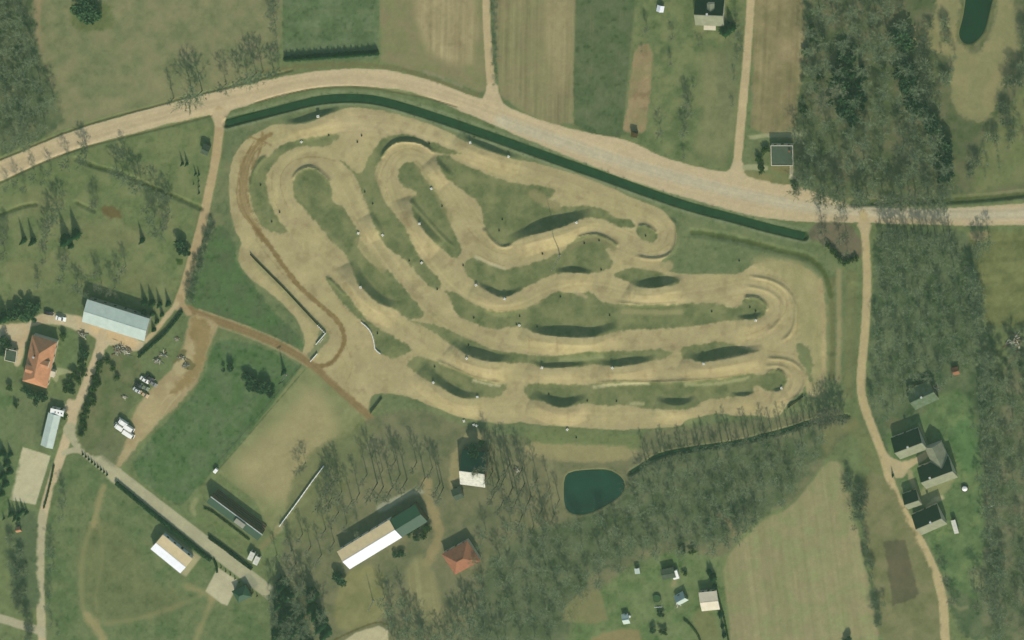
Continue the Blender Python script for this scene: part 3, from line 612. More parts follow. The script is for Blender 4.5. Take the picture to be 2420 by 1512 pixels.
for P in (T(0, 2, [(1520, 800), (1580, 720), (1640, 700)]), T(0, 2, [(1560, 870), (1620, 780), (1700, 700)])): stroke(P, 3, (176, 164, 122), 1.2, 1, None, .7)
paint(T(0, 2, [(1600, 430), (1680, 330), (1730, 270), (1770, 300), (1700, 390)]), (98, 100, 66), 3, 2, mix=.8)
paint(T(0, 2, [(1740, 430), (1780, 350), (1860, 440), (1790, 480)]), (104, 104, 66), 2, 2, mix=.8)
c = newcls('lawn')
paint([(505, 805), (560, 800), (640, 830), (712, 862), (725, 880), (640, 965), (560, 1060), (500, 1115), (440, 1185), (420, 1200), (300, 1112), (350, 1040), (410, 980), (465, 925), (495, 850)], (84, 112, 70), 3, 2, c, rgb2=(92, 110, 76))
c = newcls('sports_field')
paint([(712, 868), (735, 870), (790, 922), (850, 975), (868, 990), (780, 1090), (755, 1125), (660, 1245), (640, 1255), (600, 1180), (515, 1115), (560, 1062)], (122, 130, 88), 3, 2, c, rgb2=(130, 134, 92), sm=0)
paint([(735, 900), (800, 985), (790, 1040), (700, 1190), (620, 1180), (540, 1110), (600, 1050), (680, 980)], (154, 146, 104), 24, 7, mix=.9)
for P in (([(712, 862), (640, 948), (560, 1042), (497, 1112)]), ([(722, 872), (650, 955), (568, 1050), (510, 1116)])):
    stroke(P, 2.6, (84, 102, 66), 1.4, .8, None, .8)
stroke([(855, 995), (800, 1070), (740, 1150)], 10, (108, 118, 76), 5, 3, None, .7)
stroke(T(1, 3, [(470, 200), (330, 350), (200, 480)]), 16, (150, 148, 108), 3, 1.5, newcls('path'), .9)
stroke(T(1, 3, [(200, 480), (120, 570), (40, 650)]), 12, (132, 128, 88), 4, 3, None, .7)
paint([(450, 1180), (470, 1180), (465, 1205), (600, 1290), (640, 1330), (620, 1345), (520, 1270), (450, 1215)], (110, 122, 82), 4, 2, newcls('lawn'), rgb2=(98, 116, 74))
stroke(T(0, 3, [(1850, 190), (1810, 260), (1840, 320)]), 12, (146, 148, 106), 4, 2, None, .7)
c = newcls('meadow')
paint([(130, 1130), (190, 1075), (250, 1125), (265, 1140), (400, 1240), (520, 1335), (510, 1380), (545, 1430), (660, 1420), (660, 1700), (110, 1700), (106, 1400), (110, 1240)], (94, 115, 75), 4, 2, c, rgb2=(106, 118, 80))
paint([(190, 1250), (250, 1210), (330, 1300), (360, 1380), (440, 1390), (420, 1450), (260, 1480), (200, 1440), (180, 1340)], (108, 116, 78), 16, 6, mix=.7)
for P, w, mx in [([(245, 1150), (232, 1190), (222, 1240)], 15, .75), ([(222, 1230), (195, 1300), (190, 1380), (195, 1440), (215, 1475), (240, 1520)], 10, .38), ([(235, 1240), (245, 1330), (225, 1400), (230, 1450)], 7, .25),
                 ([(215, 1465), (250, 1475), (330, 1462), (400, 1440), (470, 1410)], 11, .38), ([(500, 1410), (490, 1450), (470, 1490), (458, 1530)], 12, .6), ([(205, 1455), (235, 1490), (255, 1540)], 20, .8), ([(440, 1385), (480, 1400), (505, 1415)], 16, .6)]:
    stroke(P, w, (152, 143, 100), 7, 4, None, mx)
paint(T(0, 3, [(2060, 830), (2250, 950), (2230, 1020), (2150, 1190), (2090, 1170), (1940, 1050)]), (177, 172, 138), 1.5, .6, newcls('parking'), sm=0)
paint(T(0, 3, [(2270, 930), (2350, 870), (2440, 960), (2419, 1040), (2330, 990)]), (140, 145, 118), 3, 1, mix=.8)
paint(T(0, 3, [(1420, 650), (1560, 480), (1900, 730), (1760, 915), (1700, 880)]), (150, 148, 112), 2, 1, newcls('yard'), sm=0)
paint([(640, 1470), (760, 1500), (760, 1700), (640, 1700)], (92, 108, 72), 6, 4)
paint([(100, 1440), (40, 1430), (30, 1250), (60, 1200), (90, 1210), (85, 1330)], (92, 108, 76), 5, 3, 0)
# woods south of the track
c = newcls('forest_floor')
paint([(880, 985), (980, 960), (1080, 1000), (1140, 1010), (1240, 1040), (1500, 1060), (1520, 1020), (1620, 1010), (1850, 985), (1960, 965), (2005, 985), (2010, 1010), (1960, 1070), (1930, 1120), (1860, 1200), (1800, 1215), (1760, 1260), (1700, 1330), (1560, 1310), (1440, 1380), (1330, 1480), (1330, 1700), (640, 1700), (640, 1380), (660, 1330), (680, 1250), (760, 1130), (860, 1000)], (104, 112, 80), 5, 4, c, rgb2=(116, 118, 86))
paint([(1500, 1080), (1700, 1060), (1960, 1010), (1990, 1020), (1940, 1090), (1850, 1190), (1720, 1280), (1520, 1290), (1350, 1400), (1320, 1700), (1100, 1700), (1130, 1340), (1250, 1250), (1330, 1230), (1480, 1180)], (84, 102, 70), 10, 6, mix=.9, rgb2=(100, 110, 80))
paint([(1240, 1000), (1500, 1030), (1520, 1015), (1515, 1070), (1400, 1085), (1250, 1075)], (110, 122, 80), 5, 3, mix=.9)
paint([(1235, 1045), (1330, 1048), (1510, 1055), (1505, 1085), (1420, 1095), (1250, 1085)], (148, 142, 100), 5, 4, mix=.9)
paint([(1240, 1075), (1330, 1080), (1325, 1240), (1260, 1260), (1235, 1160)], (122, 122, 88), 12, 5, mix=.6, tex=furrow(-.1, 7, .12, 8))
paint([(1140, 1020), (1100, 1020), (1085, 1050), (1060, 1080), (1062, 1150), (1085, 1160), (1090, 1110), (1080, 1080), (1100, 1045), (1150, 1045)], (150, 143, 102), 5, 4, mix=.85)
paint([(700, 1085), (860, 1000), (895, 1010), (830, 1120), (765, 1260), (700, 1290), (665, 1255)], (110, 118, 80), 8, 4, mix=.8)
stroke([(1010, 1140), (1015, 1190), (1035, 1240), (1040, 1270), (1010, 1330)], 24, (146, 136, 96), 6, 5, newcls('path'), .85)
paint([(960, 1330), (1010, 1310), (1040, 1400), (1050, 1460), (1000, 1470), (960, 1400)], (140, 138, 96), 8, 5, mix=.8, tex=furrow(-.12, 6, .12, 9))
paint([(815, 1345), (900, 1330), (915, 1440), (900, 1470), (800, 1500), (785, 1440)], (120, 124, 82), 6, 3, newcls('lawn'), rgb2=(130, 130, 88))
paint([(795, 1525), (840, 1495), (895, 1478), (918, 1490), (915, 1700), (780, 1700)], (176, 170, 132), 2, 1, newcls('yard'), sm=0)
stroke([(790, 1512), (840, 1488), (895, 1467), (920, 1478)], 4, (92, 92, 58), 1.5, 1, None, .8)
paint([(885, 1200), (905, 1185), (985, 1150), (1010, 1165), (970, 1170), (900, 1215)], (156, 158, 130), 4, 2, mix=.8)
# fields and gardens bottom right
c = newcls('field')
paint([(1985, 1090), (2000, 1130), (2022, 1230), (2047, 1350), (2074, 1480), (2110, 1700), (1700, 1700), (1728, 1512), (1715, 1400), (1705, 1330), (1760, 1268), (1810, 1222), (1870, 1200), (1910, 1150), (1950, 1090)], (145, 140, 103), 4, 3, c, tex=lambda x, y: furrow(-.12, 6, .05, 10)(x, y)*furrow(-.09, 17, .035, 12)(x+6*np.sin(y/90), y), rgb2=(132, 136, 94))
paint([(1980, 1000), (2035, 990), (2070, 1060), (2095, 1130), (2060, 1130), (2030, 1040), (2005, 1020)], (112, 120, 80), 6, 4, mix=.8)
paint([(1950, 990), (2020, 985), (2030, 1010), (1980, 1025), (1955, 1080), (1940, 1050)], (122, 124, 84), 6, 4, mix=.7)
paint([(2050, 1110), (2100, 1130), (2160, 1260), (2215, 1380), (2228, 1600), (2100, 1600), (2060, 1350), (2030, 1200)], (112, 118, 80), 5, 4, 0, rgb2=(124, 124, 88))
paint([(2089, 1280), (2138, 1276), (2172, 1404), (2150, 1416), (2110, 1430)], (94, 99, 72), 3, 2, newcls('garden_bed'), sm=0, rgb2=(100, 98, 74))
c = newcls('lawn')
paint([(1430, 1370), (1560, 1300), (1700, 1310), (1712, 1400), (1725, 1512), (1710, 1700), (1340, 1700), (1340, 1500)], (98, 120, 76), 6, 3, c, rgb2=(108, 122, 82))
c = newcls('garden_bed')
paint(T(2, 3, [(650, 1060), (830, 1030), (910, 1320), (800, 1360), (480, 1330), (500, 1200)]), (126, 126, 88), 4, 2, c, rgb2=(118, 122, 82), sm=0)
paint(T(2, 3, [(700, 1512), (900, 1420), (1190, 1400), (1220, 1512), (1200, 2000), (700, 2000)]), (134, 128, 88), 5, 3, c)
stroke(T(2, 3, [(1550, 900), (1530, 1000)]), 12, (150, 142, 104), 5, 4, None, .7)
paint(T(2, 3, [(1720, 1230), (1900, 1250), (1960, 1400), (2000, 1700), (1850, 1700), (1700, 1400)]), (120, 122, 82), 8, 4, mix=.7)
stroke([(1700, 1215), (1722, 1230), (1735, 1260)], 10, (146, 132, 96), 4, 3, None, .7)
stroke(POND+POND[:1], 7, (120, 122, 84), 3, 3, None, .7)
stroke(POND2+POND2[:1], 10, (112, 118, 78), 4, 3, None, .7)
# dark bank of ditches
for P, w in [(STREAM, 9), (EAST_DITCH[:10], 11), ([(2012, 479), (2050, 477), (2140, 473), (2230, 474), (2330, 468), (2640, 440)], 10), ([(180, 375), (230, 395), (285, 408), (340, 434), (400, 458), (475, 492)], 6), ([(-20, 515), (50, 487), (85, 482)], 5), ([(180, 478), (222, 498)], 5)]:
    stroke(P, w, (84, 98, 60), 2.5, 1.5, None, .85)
# fine growth variation everywhere
green = np.clip((COL[:, 1]-COL[:, 0])/20, 0, 1)
amp = .05+.06*green
COL *= (1+amp*((NZ2-.5)*1.6+(NZ1-.5)*1.6))[:, None]
tuf = fbm(PX, PY, 9, 70, 3)
COL -= (np.clip((tuf-.62)*6, 0, 1)*green*16)[:, None]*np.array([1.0, .8, .7])
# ---- build meshes, one per piece of ground
ALB = np.ones((N, 4), np.float32); ALB[:, :3] = alb(np.clip(COL, 8, 250))
ii, jj = np.meshgrid(np.arange(NX-1), np.arange(NY-1)); q0 = (jj*NX+ii).ravel()
QF = np.stack([q0, q0+1, q0+NX+1, q0+NX], 1)
qc = np.sort(CLS[QF], 1); fc = np.where(qc[:, 1] == qc[:, 2], qc[:, 1], qc[:, 0])
gm = bpy.data.materials.new('soil'); gm.use_nodes = True; n = gm.node_tree; L = n.links; p = n.nodes['Principled BSDF']
p.inputs['Roughness'].default_value = .95; p.inputs['Specular IOR Level'].default_value = .12
at = n.nodes.new('ShaderNodeAttribute'); at.attribute_name = 'soil'
tc = n.nodes.new('ShaderNodeTexCoord')
def nz(scale, det, lo, hi):
    z = n.nodes.new('ShaderNodeTexNoise'); z.inputs['Scale'].default_value = scale; z.inputs['Detail'].default_value = det; z.inputs['Roughness'].default_value = .7
    L.new(tc.outputs['Object'], z.inputs['Vector'])
    r = n.nodes.new('ShaderNodeMapRange'); r.inputs['From Min'].default_value = .25; r.inputs['From Max'].default_value = .75
    r.inputs['To Min'].default_value = lo; r.inputs['To Max'].default_value = hi; L.new(z.outputs['Fac'], r.inputs['Value']); return r.outputs['Result'], z
f1, z1 = nz(1.4, 4, .90, 1.10); f2, z2 = nz(.16, 5, .93, 1.07)
mu = n.nodes.new('ShaderNodeMath'); mu.operation = 'MULTIPLY'; L.new(f1, mu.inputs[0]); L.new(f2, mu.inputs[1])
vs = n.nodes.new('ShaderNodeVectorMath'); vs.operation = 'SCALE'; L.new(at.outputs['Color'], vs.inputs[0]); L.new(mu.outputs[0], vs.inputs['Scale'])
L.new(vs.outputs['Vector'], p.inputs['Base Color'])
bp = n.nodes.new('ShaderNodeBump'); bp.inputs['Strength'].default_value = .35; bp.inputs['Distance'].default_value = .12
L.new(z1.outputs['Fac'], bp.inputs['Height']); L.new(bp.outputs['Normal'], p.inputs['Normal'])
VV = np.stack([GX, GY, H], 1).astype(np.float32)
for k, nm in enumerate(CLSN):
    F = QF[fc == k]
    if len(F) < 30: 
        if k: fc[fc == k] = 0
for k, nm in enumerate(CLSN):
    F = QF[fc == k]
    if len(F) == 0: continue
    u, inv = np.unique(F, return_inverse=True)
    me = npmesh(nm, VV[u], inv.reshape(F.shape).astype(np.int32), gm, True)
    A = me.attributes.new('soil', 'FLOAT_COLOR', 'POINT'); A.data.foreach_set('color', ALB[u].ravel())
    tag(obj(nm, me), kind='structure')
# ---- water
wm = mat('water', (52, 80, 55), .2, .3, .35, .15)
def ribbon(name, P, hw, z, m):
    P = smooth_pts(P); Q = [G(x, y, z) for x, y in P]; V = []; F = []
    for k, p in enumerate(Q):
        t = (Q[min(k+1, len(Q)-1)]-Q[max(k-1, 0)]); t.z = 0; t.normalize(); s = Vector((-t.y, t.x, 0))
        w_ = hw(P[k][0]) if callable(hw) else hw; V += [p+s*w_, p-s*w_]
    for k in range(len(Q)-1): F.append((2*k, 2*k+1, 2*k+3, 2*k+2))
    return tag(obj(name, npmesh(name, V, F, m)), kind='structure')
ribbon('canal_water', CANAL, lambda x: 1.1+.45*min(1, max(0, (x-560)/220)), -.40, wm)
ribbon('stream_water', STREAM, .85, -.95, wm)
wm2 = mat('pond_water', (44, 78, 59), .12, .35, .12, .25)
wm3 = mat('dark_pond_water', (42, 74, 54), .15, .3, .15, .15)
for P in (POND, POND2):
    ctr = np.mean(P, 0); V = [G(x+(ctr[0]-x)*.0, y, -.3) for x, y in P]
    tag(obj('pond_water', npmesh('pond_water', V, [tuple(range(len(V)))], wm2 if P is POND else wm3)), kind='structure')
# ------------------------------------------------------------------ plants
BARK = mat('bark', (112, 108, 86), .9, .3, 3, .1, rand=.15)
TWIG = mat('twig', (132, 138, 108), .95, .25, .8, .05, rand=.22)
TWIGD = mat('dark_twig', (126, 140, 106), .95, .25, .8, .05, rand=.26)
NEED = mat('needles', (54, 84, 56), .9, .45, 1.2, .1, rand=.2); NEED2 = mat('soft_needles', (72, 100, 68), .9, .4, 1.0, .1, rand=.25)
LEAF = mat('leaf', (70, 96, 54), .85, .4, 1.0, .15, rand=.2)
class Tri:
    def __init__(s): s.V = []; s.F = []; s.n = 0
    def cone(s, p, q, r0, r1, k=4):
        p = np.asarray(p, float); q = np.asarray(q, float); d = q-p; l = np.linalg.norm(d)
        if l < 1e-6: return
        d /= l; u = np.cross(d, [.3, .5, .81]); u /= np.linalg.norm(u); w = np.cross(d, u)
        a = np.arange(k)*2*np.pi/k; R = np.cos(a)[:, None]*u+np.sin(a)[:, None]*w
        s.V.append(np.vstack([p+R*r0, q+R*r1]))
        for i in range(k):
            j = (i+1) % k; s.F += [(s.n+i, s.n+j, s.n+k+j), (s.n+i, s.n+k+j, s.n+k+i)]
        s.n += 2*k
    def blades(s, P, D, Ln, Wd, rs):
        """many thin triangles from points P along directions D"""
        k = len(P)
        if k == 0: return
        D = D/np.linalg.norm(D, axis=1)[:, None]
        side = np.cross(D, rs.normal(size=(k, 3))); side /= np.linalg.norm(side, axis=1)[:, None]+1e-9
        A = P+side*Wd[:, None]/2; B = P-side*Wd[:, None]/2; E = P+D*Ln[:, None]
        s.V.append(np.stack([A, B, E], 1).reshape(-1, 3))
        s.F += [(s.n+3*i, s.n+3*i+1, s.n+3*i+2) for i in range(k)]; s.n += 3*k
    def leaves(s, P, size, rs, flat=.0):
        k = len(P); u = rs.normal(size=(k, 3)); u /= np.linalg.norm(u, axis=1)[:, None]
        w = np.cross(u, rs.normal(size=(k, 3))); w /= np.linalg.norm(w, axis=1)[:, None]
        z = (size*(.6+.8*rs.rand(k)))[:, None]
        s.V.append(np.stack([P+u*z, P+w*z*.7, P-u*z, P-w*z*.7], 1).reshape(-1, 3))
        for i in range(k):
            b = s.n+4*i; s.F += [(b, b+1, b+2), (b, b+2, b+3)]
        s.n += 4*k
    def arr(s): return np.vstack(s.V), np.array(s.F, np.int32)
PROTO = {}
def bare_tree(seed, h, cr, base=.3, twigs=1700, up=.9):
    rs = np.random.RandomState(seed); tr = Tri(); cw = Tri()
    pts = [np.array([0, 0, -.2])]; k = 6
    for i in range(1, k+1):
        pts.append(np.array([rs.normal()*.05*h*.3*i/k, rs.normal()*.05*h*.3*i/k, h*.93*i/k]))
    r0 = .013*h+.04
    for i in range(k): tr.cone(pts[i], pts[i+1], r0*(1-i/k*.85), r0*(1-(i+1)/k*.85), 6)
    TP = []; TD = []
    nl = 16
    for j in range(nl):
        t = base+(.95-base)*(j+rs.rand())/nl
        f = t*k*.93/.93; i = min(int(f), k-1); p = pts[i]+(pts[i+1]-pts[i])*(f-i)
        az = j*2.4+rs.rand()*.8
        env = cr*(math.sin(math.pi*min(1, (t-base)/(1.02-base)*.8+.22)))*(.75+.5*rs.rand())
        d = np.array([math.cos(az), math.sin(az), up*(.5+.8*rs.rand())]); d /= np.linalg.norm(d)
        mid = p+d*env*.6; d2 = d+np.array([0, 0, .35])+rs.normal(size=3)*.15; d2 /= np.linalg.norm(d2); end = mid+d2*env*.55
        rl = r0*.30*(1-t*.5)
        cw.cone(p, mid, rl, rl*.6, 4); cw.cone(mid, end, rl*.6, .015, 3)
        for s_ in range(6):
            q = rs.rand()*.8+.2; o = p+(mid-p)*min(1, q*1.8) if q < .55 else mid+(end-mid)*(q-.55)/.45
            dd = d2+rs.normal(size=3)*.55; dd /= np.linalg.norm(dd); e = o+dd*env*(.25+.25*rs.rand())
            cw.cone(o, e, rl*.3, .012, 3)
            m = max(2, int(twigs/(nl*6)))
            tt = rs.rand(m)[:, None]; TP.append(o+(e-o)*tt); TD.append(dd+rs.normal(size=(m, 3))*.6+np.array([0, 0, .15]))
    P = np.vstack(TP); D = np.vstack(TD); n = len(P)
    cw.blades(P, D, (.5+.7*rs.rand(n))*cr*.32, np.full(n, .026+.007*cr), rs)
    return tr, cw
def conifer(seed, h, cr):
    rs = np.random.RandomState(seed); tr = Tri(); cw = Tri()
    tr.cone([0, 0, -.2], [0, 0, h*.97], .02*h+.04, .02, 6)
    n = 16
    for i in range(n):
        t = (i+.3)/n; z = h*(.06+.92*t); r = cr*(1-t)**.85*(.85+.3*rs.rand())+.08
        m = int(11-5*t)
        for j in range(m):
            az = 2*math.pi*(j+rs.rand()*.7)/m+i*.7; L = r*(.75+.4*rs.rand()); c, s_ = math.cos(az), math.sin(az)
            a = np.array([c*.05, s_*.05, z]); tip = np.array([c*L, s_*L, z-L*.38]); md = (a+tip)/2+np.array([0, 0, .1*L]); w = np.array([-s_, c, 0])*L*.32
            b = cw.n; cw.V.append(np.array([a, md+w, tip, md-w, md+np.array([0, 0, .12*L])])); cw.F += [(b, b+1, b+4), (b+1, b+2, b+4), (b+2, b+3, b+4), (b+3, b, b+4)]; cw.n += 5
            q = 5; P = a+(tip-a)*rs.rand(q)[:, None]; D = np.array([c, s_, -.5])+rs.normal(size=(q, 3))*.6
            cw.blades(P, D, np.full(q, .3*L+.1), np.full(q, .1*L+.05), rs)
    cw.cone([0, 0, h*.9], [0, 0, h*1.02], .07, .01, 4)
    return tr, cw
def leafy(seed, h, cr, n=520, stem=.15, sz=.24, bare=False):
    rs = np.random.RandomState(seed); tr = Tri(); cw = Tri()
    for j in range(4):
        az = j*1.6+rs.rand(); tr.cone([0, 0, -.1], [math.cos(az)*cr*.4, math.sin(az)*cr*.4, h*.65], .03+.015*h, .02, 4)
    cl = [(rs.normal()*.38*cr, rs.normal()*.38*cr, h*(.35+.5*rs.rand()), cr*(.35+.3*rs.rand())) for _ in range(9)]
    m = n//9
    for (x, y, z, r) in cl:
        u = rs.normal(size=(m, 3)); u /= np.linalg.norm(u, axis=1)[:, None]
        P = np.array([x, y, z])+u*(r*rs.rand(m)[:, None]**.4)*np.array([1, 1, .8]); P[:, 2] = np.maximum(P[:, 2], .05)
        if bare: cw.blades(P, u+np.array([0, 0, .8]), np.full(m, .55*cr), np.full(m, .05+.02*cr), rs)
        else: cw.leaves(P, sz*cr/1.5, rs)
    return tr, cw
def reg(kind, tc, m_c, nm, m_t=BARK):
    tr, cw = tc; a, b = tr.arr(), cw.arr()
    PROTO.setdefault(kind, []).append((npmesh('trunk', a[0], a[1], m_t), npmesh('crown', b[0], b[1], m_c), b, nm))
for s_ in range(5): reg('bare', bare_tree(100+s_, 10, 3.3, .28), TWIG, 'bare_tree')
for s_ in range(4): reg('dark', bare_tree(130+s_, 10, 3.4, .22, 1700), TWIGD, 'bare_tree')
for s_ in range(4): reg('poplar', bare_tree(150+s_, 18, 3.0, .42, 1500, 1.5), TWIG, 'bare_tree')
for s_ in range(3): reg('slim', bare_tree(170+s_, 10, 1.7, .2, 1100, 1.7), TWIGD, 'bare_tree')
for s_ in range(4): reg('conifer', conifer(200+s_, 8, 2.1), NEED, 'conifer_tree')
for s_ in range(3): reg('thin', conifer(220+s_, 6, 1.0), NEED, 'conifer_tree')
for s_ in range(4): reg('shrub', leafy(240+s_, 2.2, 1.5), LEAF, 'shrub')
for s_ in range(3): reg('ever', leafy(260+s_, 4.0, 2.3, 800), NEED2, 'evergreen_tree')
for s_ in range(4): reg('brush', leafy(280+s_, 2.2, 1.7, 420, bare=True), TWIGD, 'shrub')
REFH = dict(bare=10, dark=10, poplar=18, slim=10, conifer=8, thin=6, shrub=2.2, ever=4.0, brush=2.2)
CATS = dict(bare='tree', dark='tree', poplar='tree', slim='tree', conifer='tree', thin='tree', shrub='shrub', ever='tree', brush='shrub')
ROOT = {}
PLANTS = []      # x, y, height, kind, label, group, dense
def plant(x, y, h, kind, label, group=None, dense=False, wide=None): PLANTS.append((x, y, h, kind, label, group, dense, wide))
def fill(P, gap, kinds, h0, h1, label, group, dense=True, seed=1, tries=None):
    rs = np.random.RandomState(seed); P = np.asarray(P, float); lo, hi = P.min(0), P.max(0); pts = []
    area = (hi-lo).prod()
    for _ in range(int(tries or area/gap**2*9)):
        q = lo+rs.rand(2)*(hi-lo)
        if not inside(q[:1], q[1:], P)[0]: continue
        if any((q[0]-a)**2+(q[1]-b)**2 < gap*gap for a, b in pts): continue
        pts.append(tuple(q)); k = kinds[rs.randint(len(kinds))]
        plant(q[0], q[1], h0+(h1-h0)*rs.rand(), k, label[k] if isinstance(label, dict) else label, group[k] if isinstance(group, dict) else group, dense)
def make_plants():
    rs = np.random.RandomState(99)
    bare_idx = [i for i, p in enumerate(PLANTS) if PROTO[p[3]][0][3] == 'bare_tree']
    drop = set()
    if len(bare_idx) > 296:
        cand = [i for i in bare_idx if PLANTS[i][6]]
        cand.sort(key=lambda i: PLANTS[i][2])
        drop = set(cand[:len(bare_idx)-296])
    MV, MF, off = [], [], 0
    for i, (x, y, h, kind, label, group, dense, wide) in enumerate(PLANTS):
        v = rs.randint(len(PROTO[kind])); tr, cw, arr, nm = PROTO[kind][v]
        s = h/REFH[kind]; sx = s*(wide or 1)*(.9+.2*rs.rand()); rz = rs.rand()*6.28; p = GG(x, y)
        if i in drop:
            c, s_ = math.cos(rz), math.sin(rz); A = arr[0]*np.array([sx, sx, s])
            MV.append(np.stack([A[:, 0]*c-A[:, 1]*s_+p.x, A[:, 0]*s_+A[:, 1]*c+p.y, A[:, 2]+p.z], 1)); MF.append(arr[1]+off); off += len(A)
            T_ = tr; tv = np.empty(len(T_.vertices)*3, np.float32); T_.vertices.foreach_get('co', tv); tv = tv.reshape(-1, 3)*np.array([sx, sx, s])
            MV.append(np.stack([tv[:, 0]*c-tv[:, 1]*s_+p.x, tv[:, 0]*s_+tv[:, 1]*c+p.y, tv[:, 2]+p.z], 1))
            tf = np.array([tuple(q.vertices) for q in T_.polygons], np.int32); MF.append(tf+off); off += len(tv)
            continue
        key = (kind, v)
        if key not in ROOT:
            r = empty(nm, p, rz); obj('trunk', tr, r); obj('crown', cw, r); r.scale = (sx, sx, s); ROOT[key] = r
            tag(r, label, CATS[kind], group)
        else:
            r = dup(ROOT[key], p, rz, (sx, sx, s))
            if 'group' in r: del r['group']
            tag(r, label, CATS[kind], group)
    if MV:
        o = obj('woodland', npmesh('woodland', np.vstack(MV), np.vstack(MF), TWIGD)); tag(o, kind='stuff')
        tag(o, 'bare woodland trees standing close together in the dense woods')
    return len(bare_idx), len(drop)
def leaf_mass(name, spots, m, rs, sz, bare=True, n=40):
    """low tangled undergrowth: spots (x, y, radius, height)"""
    t = Tri()
    for x, y, r, h in spots:
        p = GG(x, y); u = rs.normal(size=(n, 3))*np.array([r*.5, r*.5, h*.3]); P = np.array(p)+u+np.array([0, 0, h*.4])
        P[:, 2] = np.maximum(P[:, 2], p.z+.05)
        if bare: t.blades(P, rs.normal(size=(n, 3))+np.array([0, 0, .7]), np.full(n, h*.7)*(.6+rs.rand(n)*.8), np.full(n, sz), rs)
        else: t.leaves(P, sz, rs)
    V, F = t.arr(); return obj(name, npmesh(name, V, F, m))
def hedge(P, w, h, label, m=NEED, group=None, jag=0.0, seed=3, dens=16):
    """clipped hedge along a line: core and leaves in one crown, name hedge"""
    rs = np.random.RandomState(seed); P = smooth_pts(P, False, 1); Q = [GG(x, y) for x, y in P]; t = Tri(); root = Q[len(Q)//2].copy()
    for a, b in zip(Q[:-1], Q[1:]):
        d = b-a; L = d.length
        if L < .01: continue
        d /= L; s = np.array([-d.y, d.x, 0]); n = max(4, int(L*dens*(w+h)))
        al = rs.rand(n)*L; ang = rs.rand(n)*np.pi; hh = h*(1+jag*(rs.rand(n)-.3))
        X = np.cos(ang)*w/2*(.7+.35*rs.rand(n)); Z = np.abs(np.sin(ang))**.6*hh
        Pp = np.array(a)[None]+np.outer(al, np.array(d))+np.outer(X, s); Pp[:, 2] += Z
        t.leaves(Pp-np.array(root), np.full(n, .22), rs)
        c = Tri(); b0 = np.array(a-root); b1 = np.array(b-root); up = np.array([0, 0, h*.82]); q = s*w*.34
        base = t.n; t.V.append(np.array([b0-q, b0+q, b0+q*.7+up, b0-q*.7+up, b1-q, b1+q, b1+q*.7+up, b1-q*.7+up])); t.n += 8
        for f in [(0, 4, 7, 3), (1, 2, 6, 5), (3, 7, 6, 2), (0, 3, 2, 1), (4, 5, 6, 7)]:
            t.F += [(base+f[0], base+f[1], base+f[2]), (base+f[0], base+f[2], base+f[3])]
    V, F = t.arr(); return tag(obj('hedge', npmesh('hedge', V, F, m), None, root), label, 'hedge', group)
# ------------------------------------------------------------------ buildings
WALLP = mat('plaster_wall', (206, 198, 172), .9, .08, .5); WALLG = mat('grey_wall', (150, 150, 130), .9, .12, .5)
WALLD = mat('timber_wall', (112, 98, 76), .9, .2, .8, wave=('X', 3.0, .3)); WALLW = mat('white_wall', (228, 228, 216), .8, .05, .4)
GLASS = mat('window_glass', (60, 72, 74), .12, .2, .5, .5); DOOR = mat('door_paint', (92, 84, 66), .6, .15, 1); CHIM = mat('chimney_brick', (140, 96, 76), .9, .25, 3)
DARKM = mat('dark_metal', (52, 58, 52), .5, .2, 1, .3); WHITE = mat('white_paint', (236, 236, 224), .45, .05, .4, .4); TYRE = mat('rubber', (38, 42, 36), .8, .3, 2)
GREYM = mat('galvanised_steel', (176, 182, 172), .4, .1, .6, .4)
def roofmat(name, rgb, kind='metal', rgb2=None):
    if kind == 'metal': return mat(name, rgb, .5, .10, .35, .3, wave=('X', 1.6, .10), rgb2=rgb2)
    if kind == 'tile': return mat(name, rgb, .85, .16, .7, .15, wave=('Y', 1.5, .22), rgb2=rgb2)
    return mat(name, rgb, .9, .18, .5, .1, rgb2=rgb2)
def openings(root, l, hw, eave, nwin, wall_z=0, door=True):
    for sy in (1, -1):
        for k in range(nwin):
            x = -l+(k+.5)*2*l/nwin
            if door and sy == 1 and k == nwin//2:
                m = MB(); m.box(x-.5, x+.5, hw-.02, hw+.06, .0, 2.1); m.build('door', DOOR, root); continue
            m = MB(); y0, y1 = (hw-.02, hw+.05) if sy > 0 else (-hw-.05, -hw+.02)
            m.box(x-.55, x+.55, y0, y1, min(1.0, eave*.35), min(2.3, eave*.8)); m.build('window', GLASS, root)
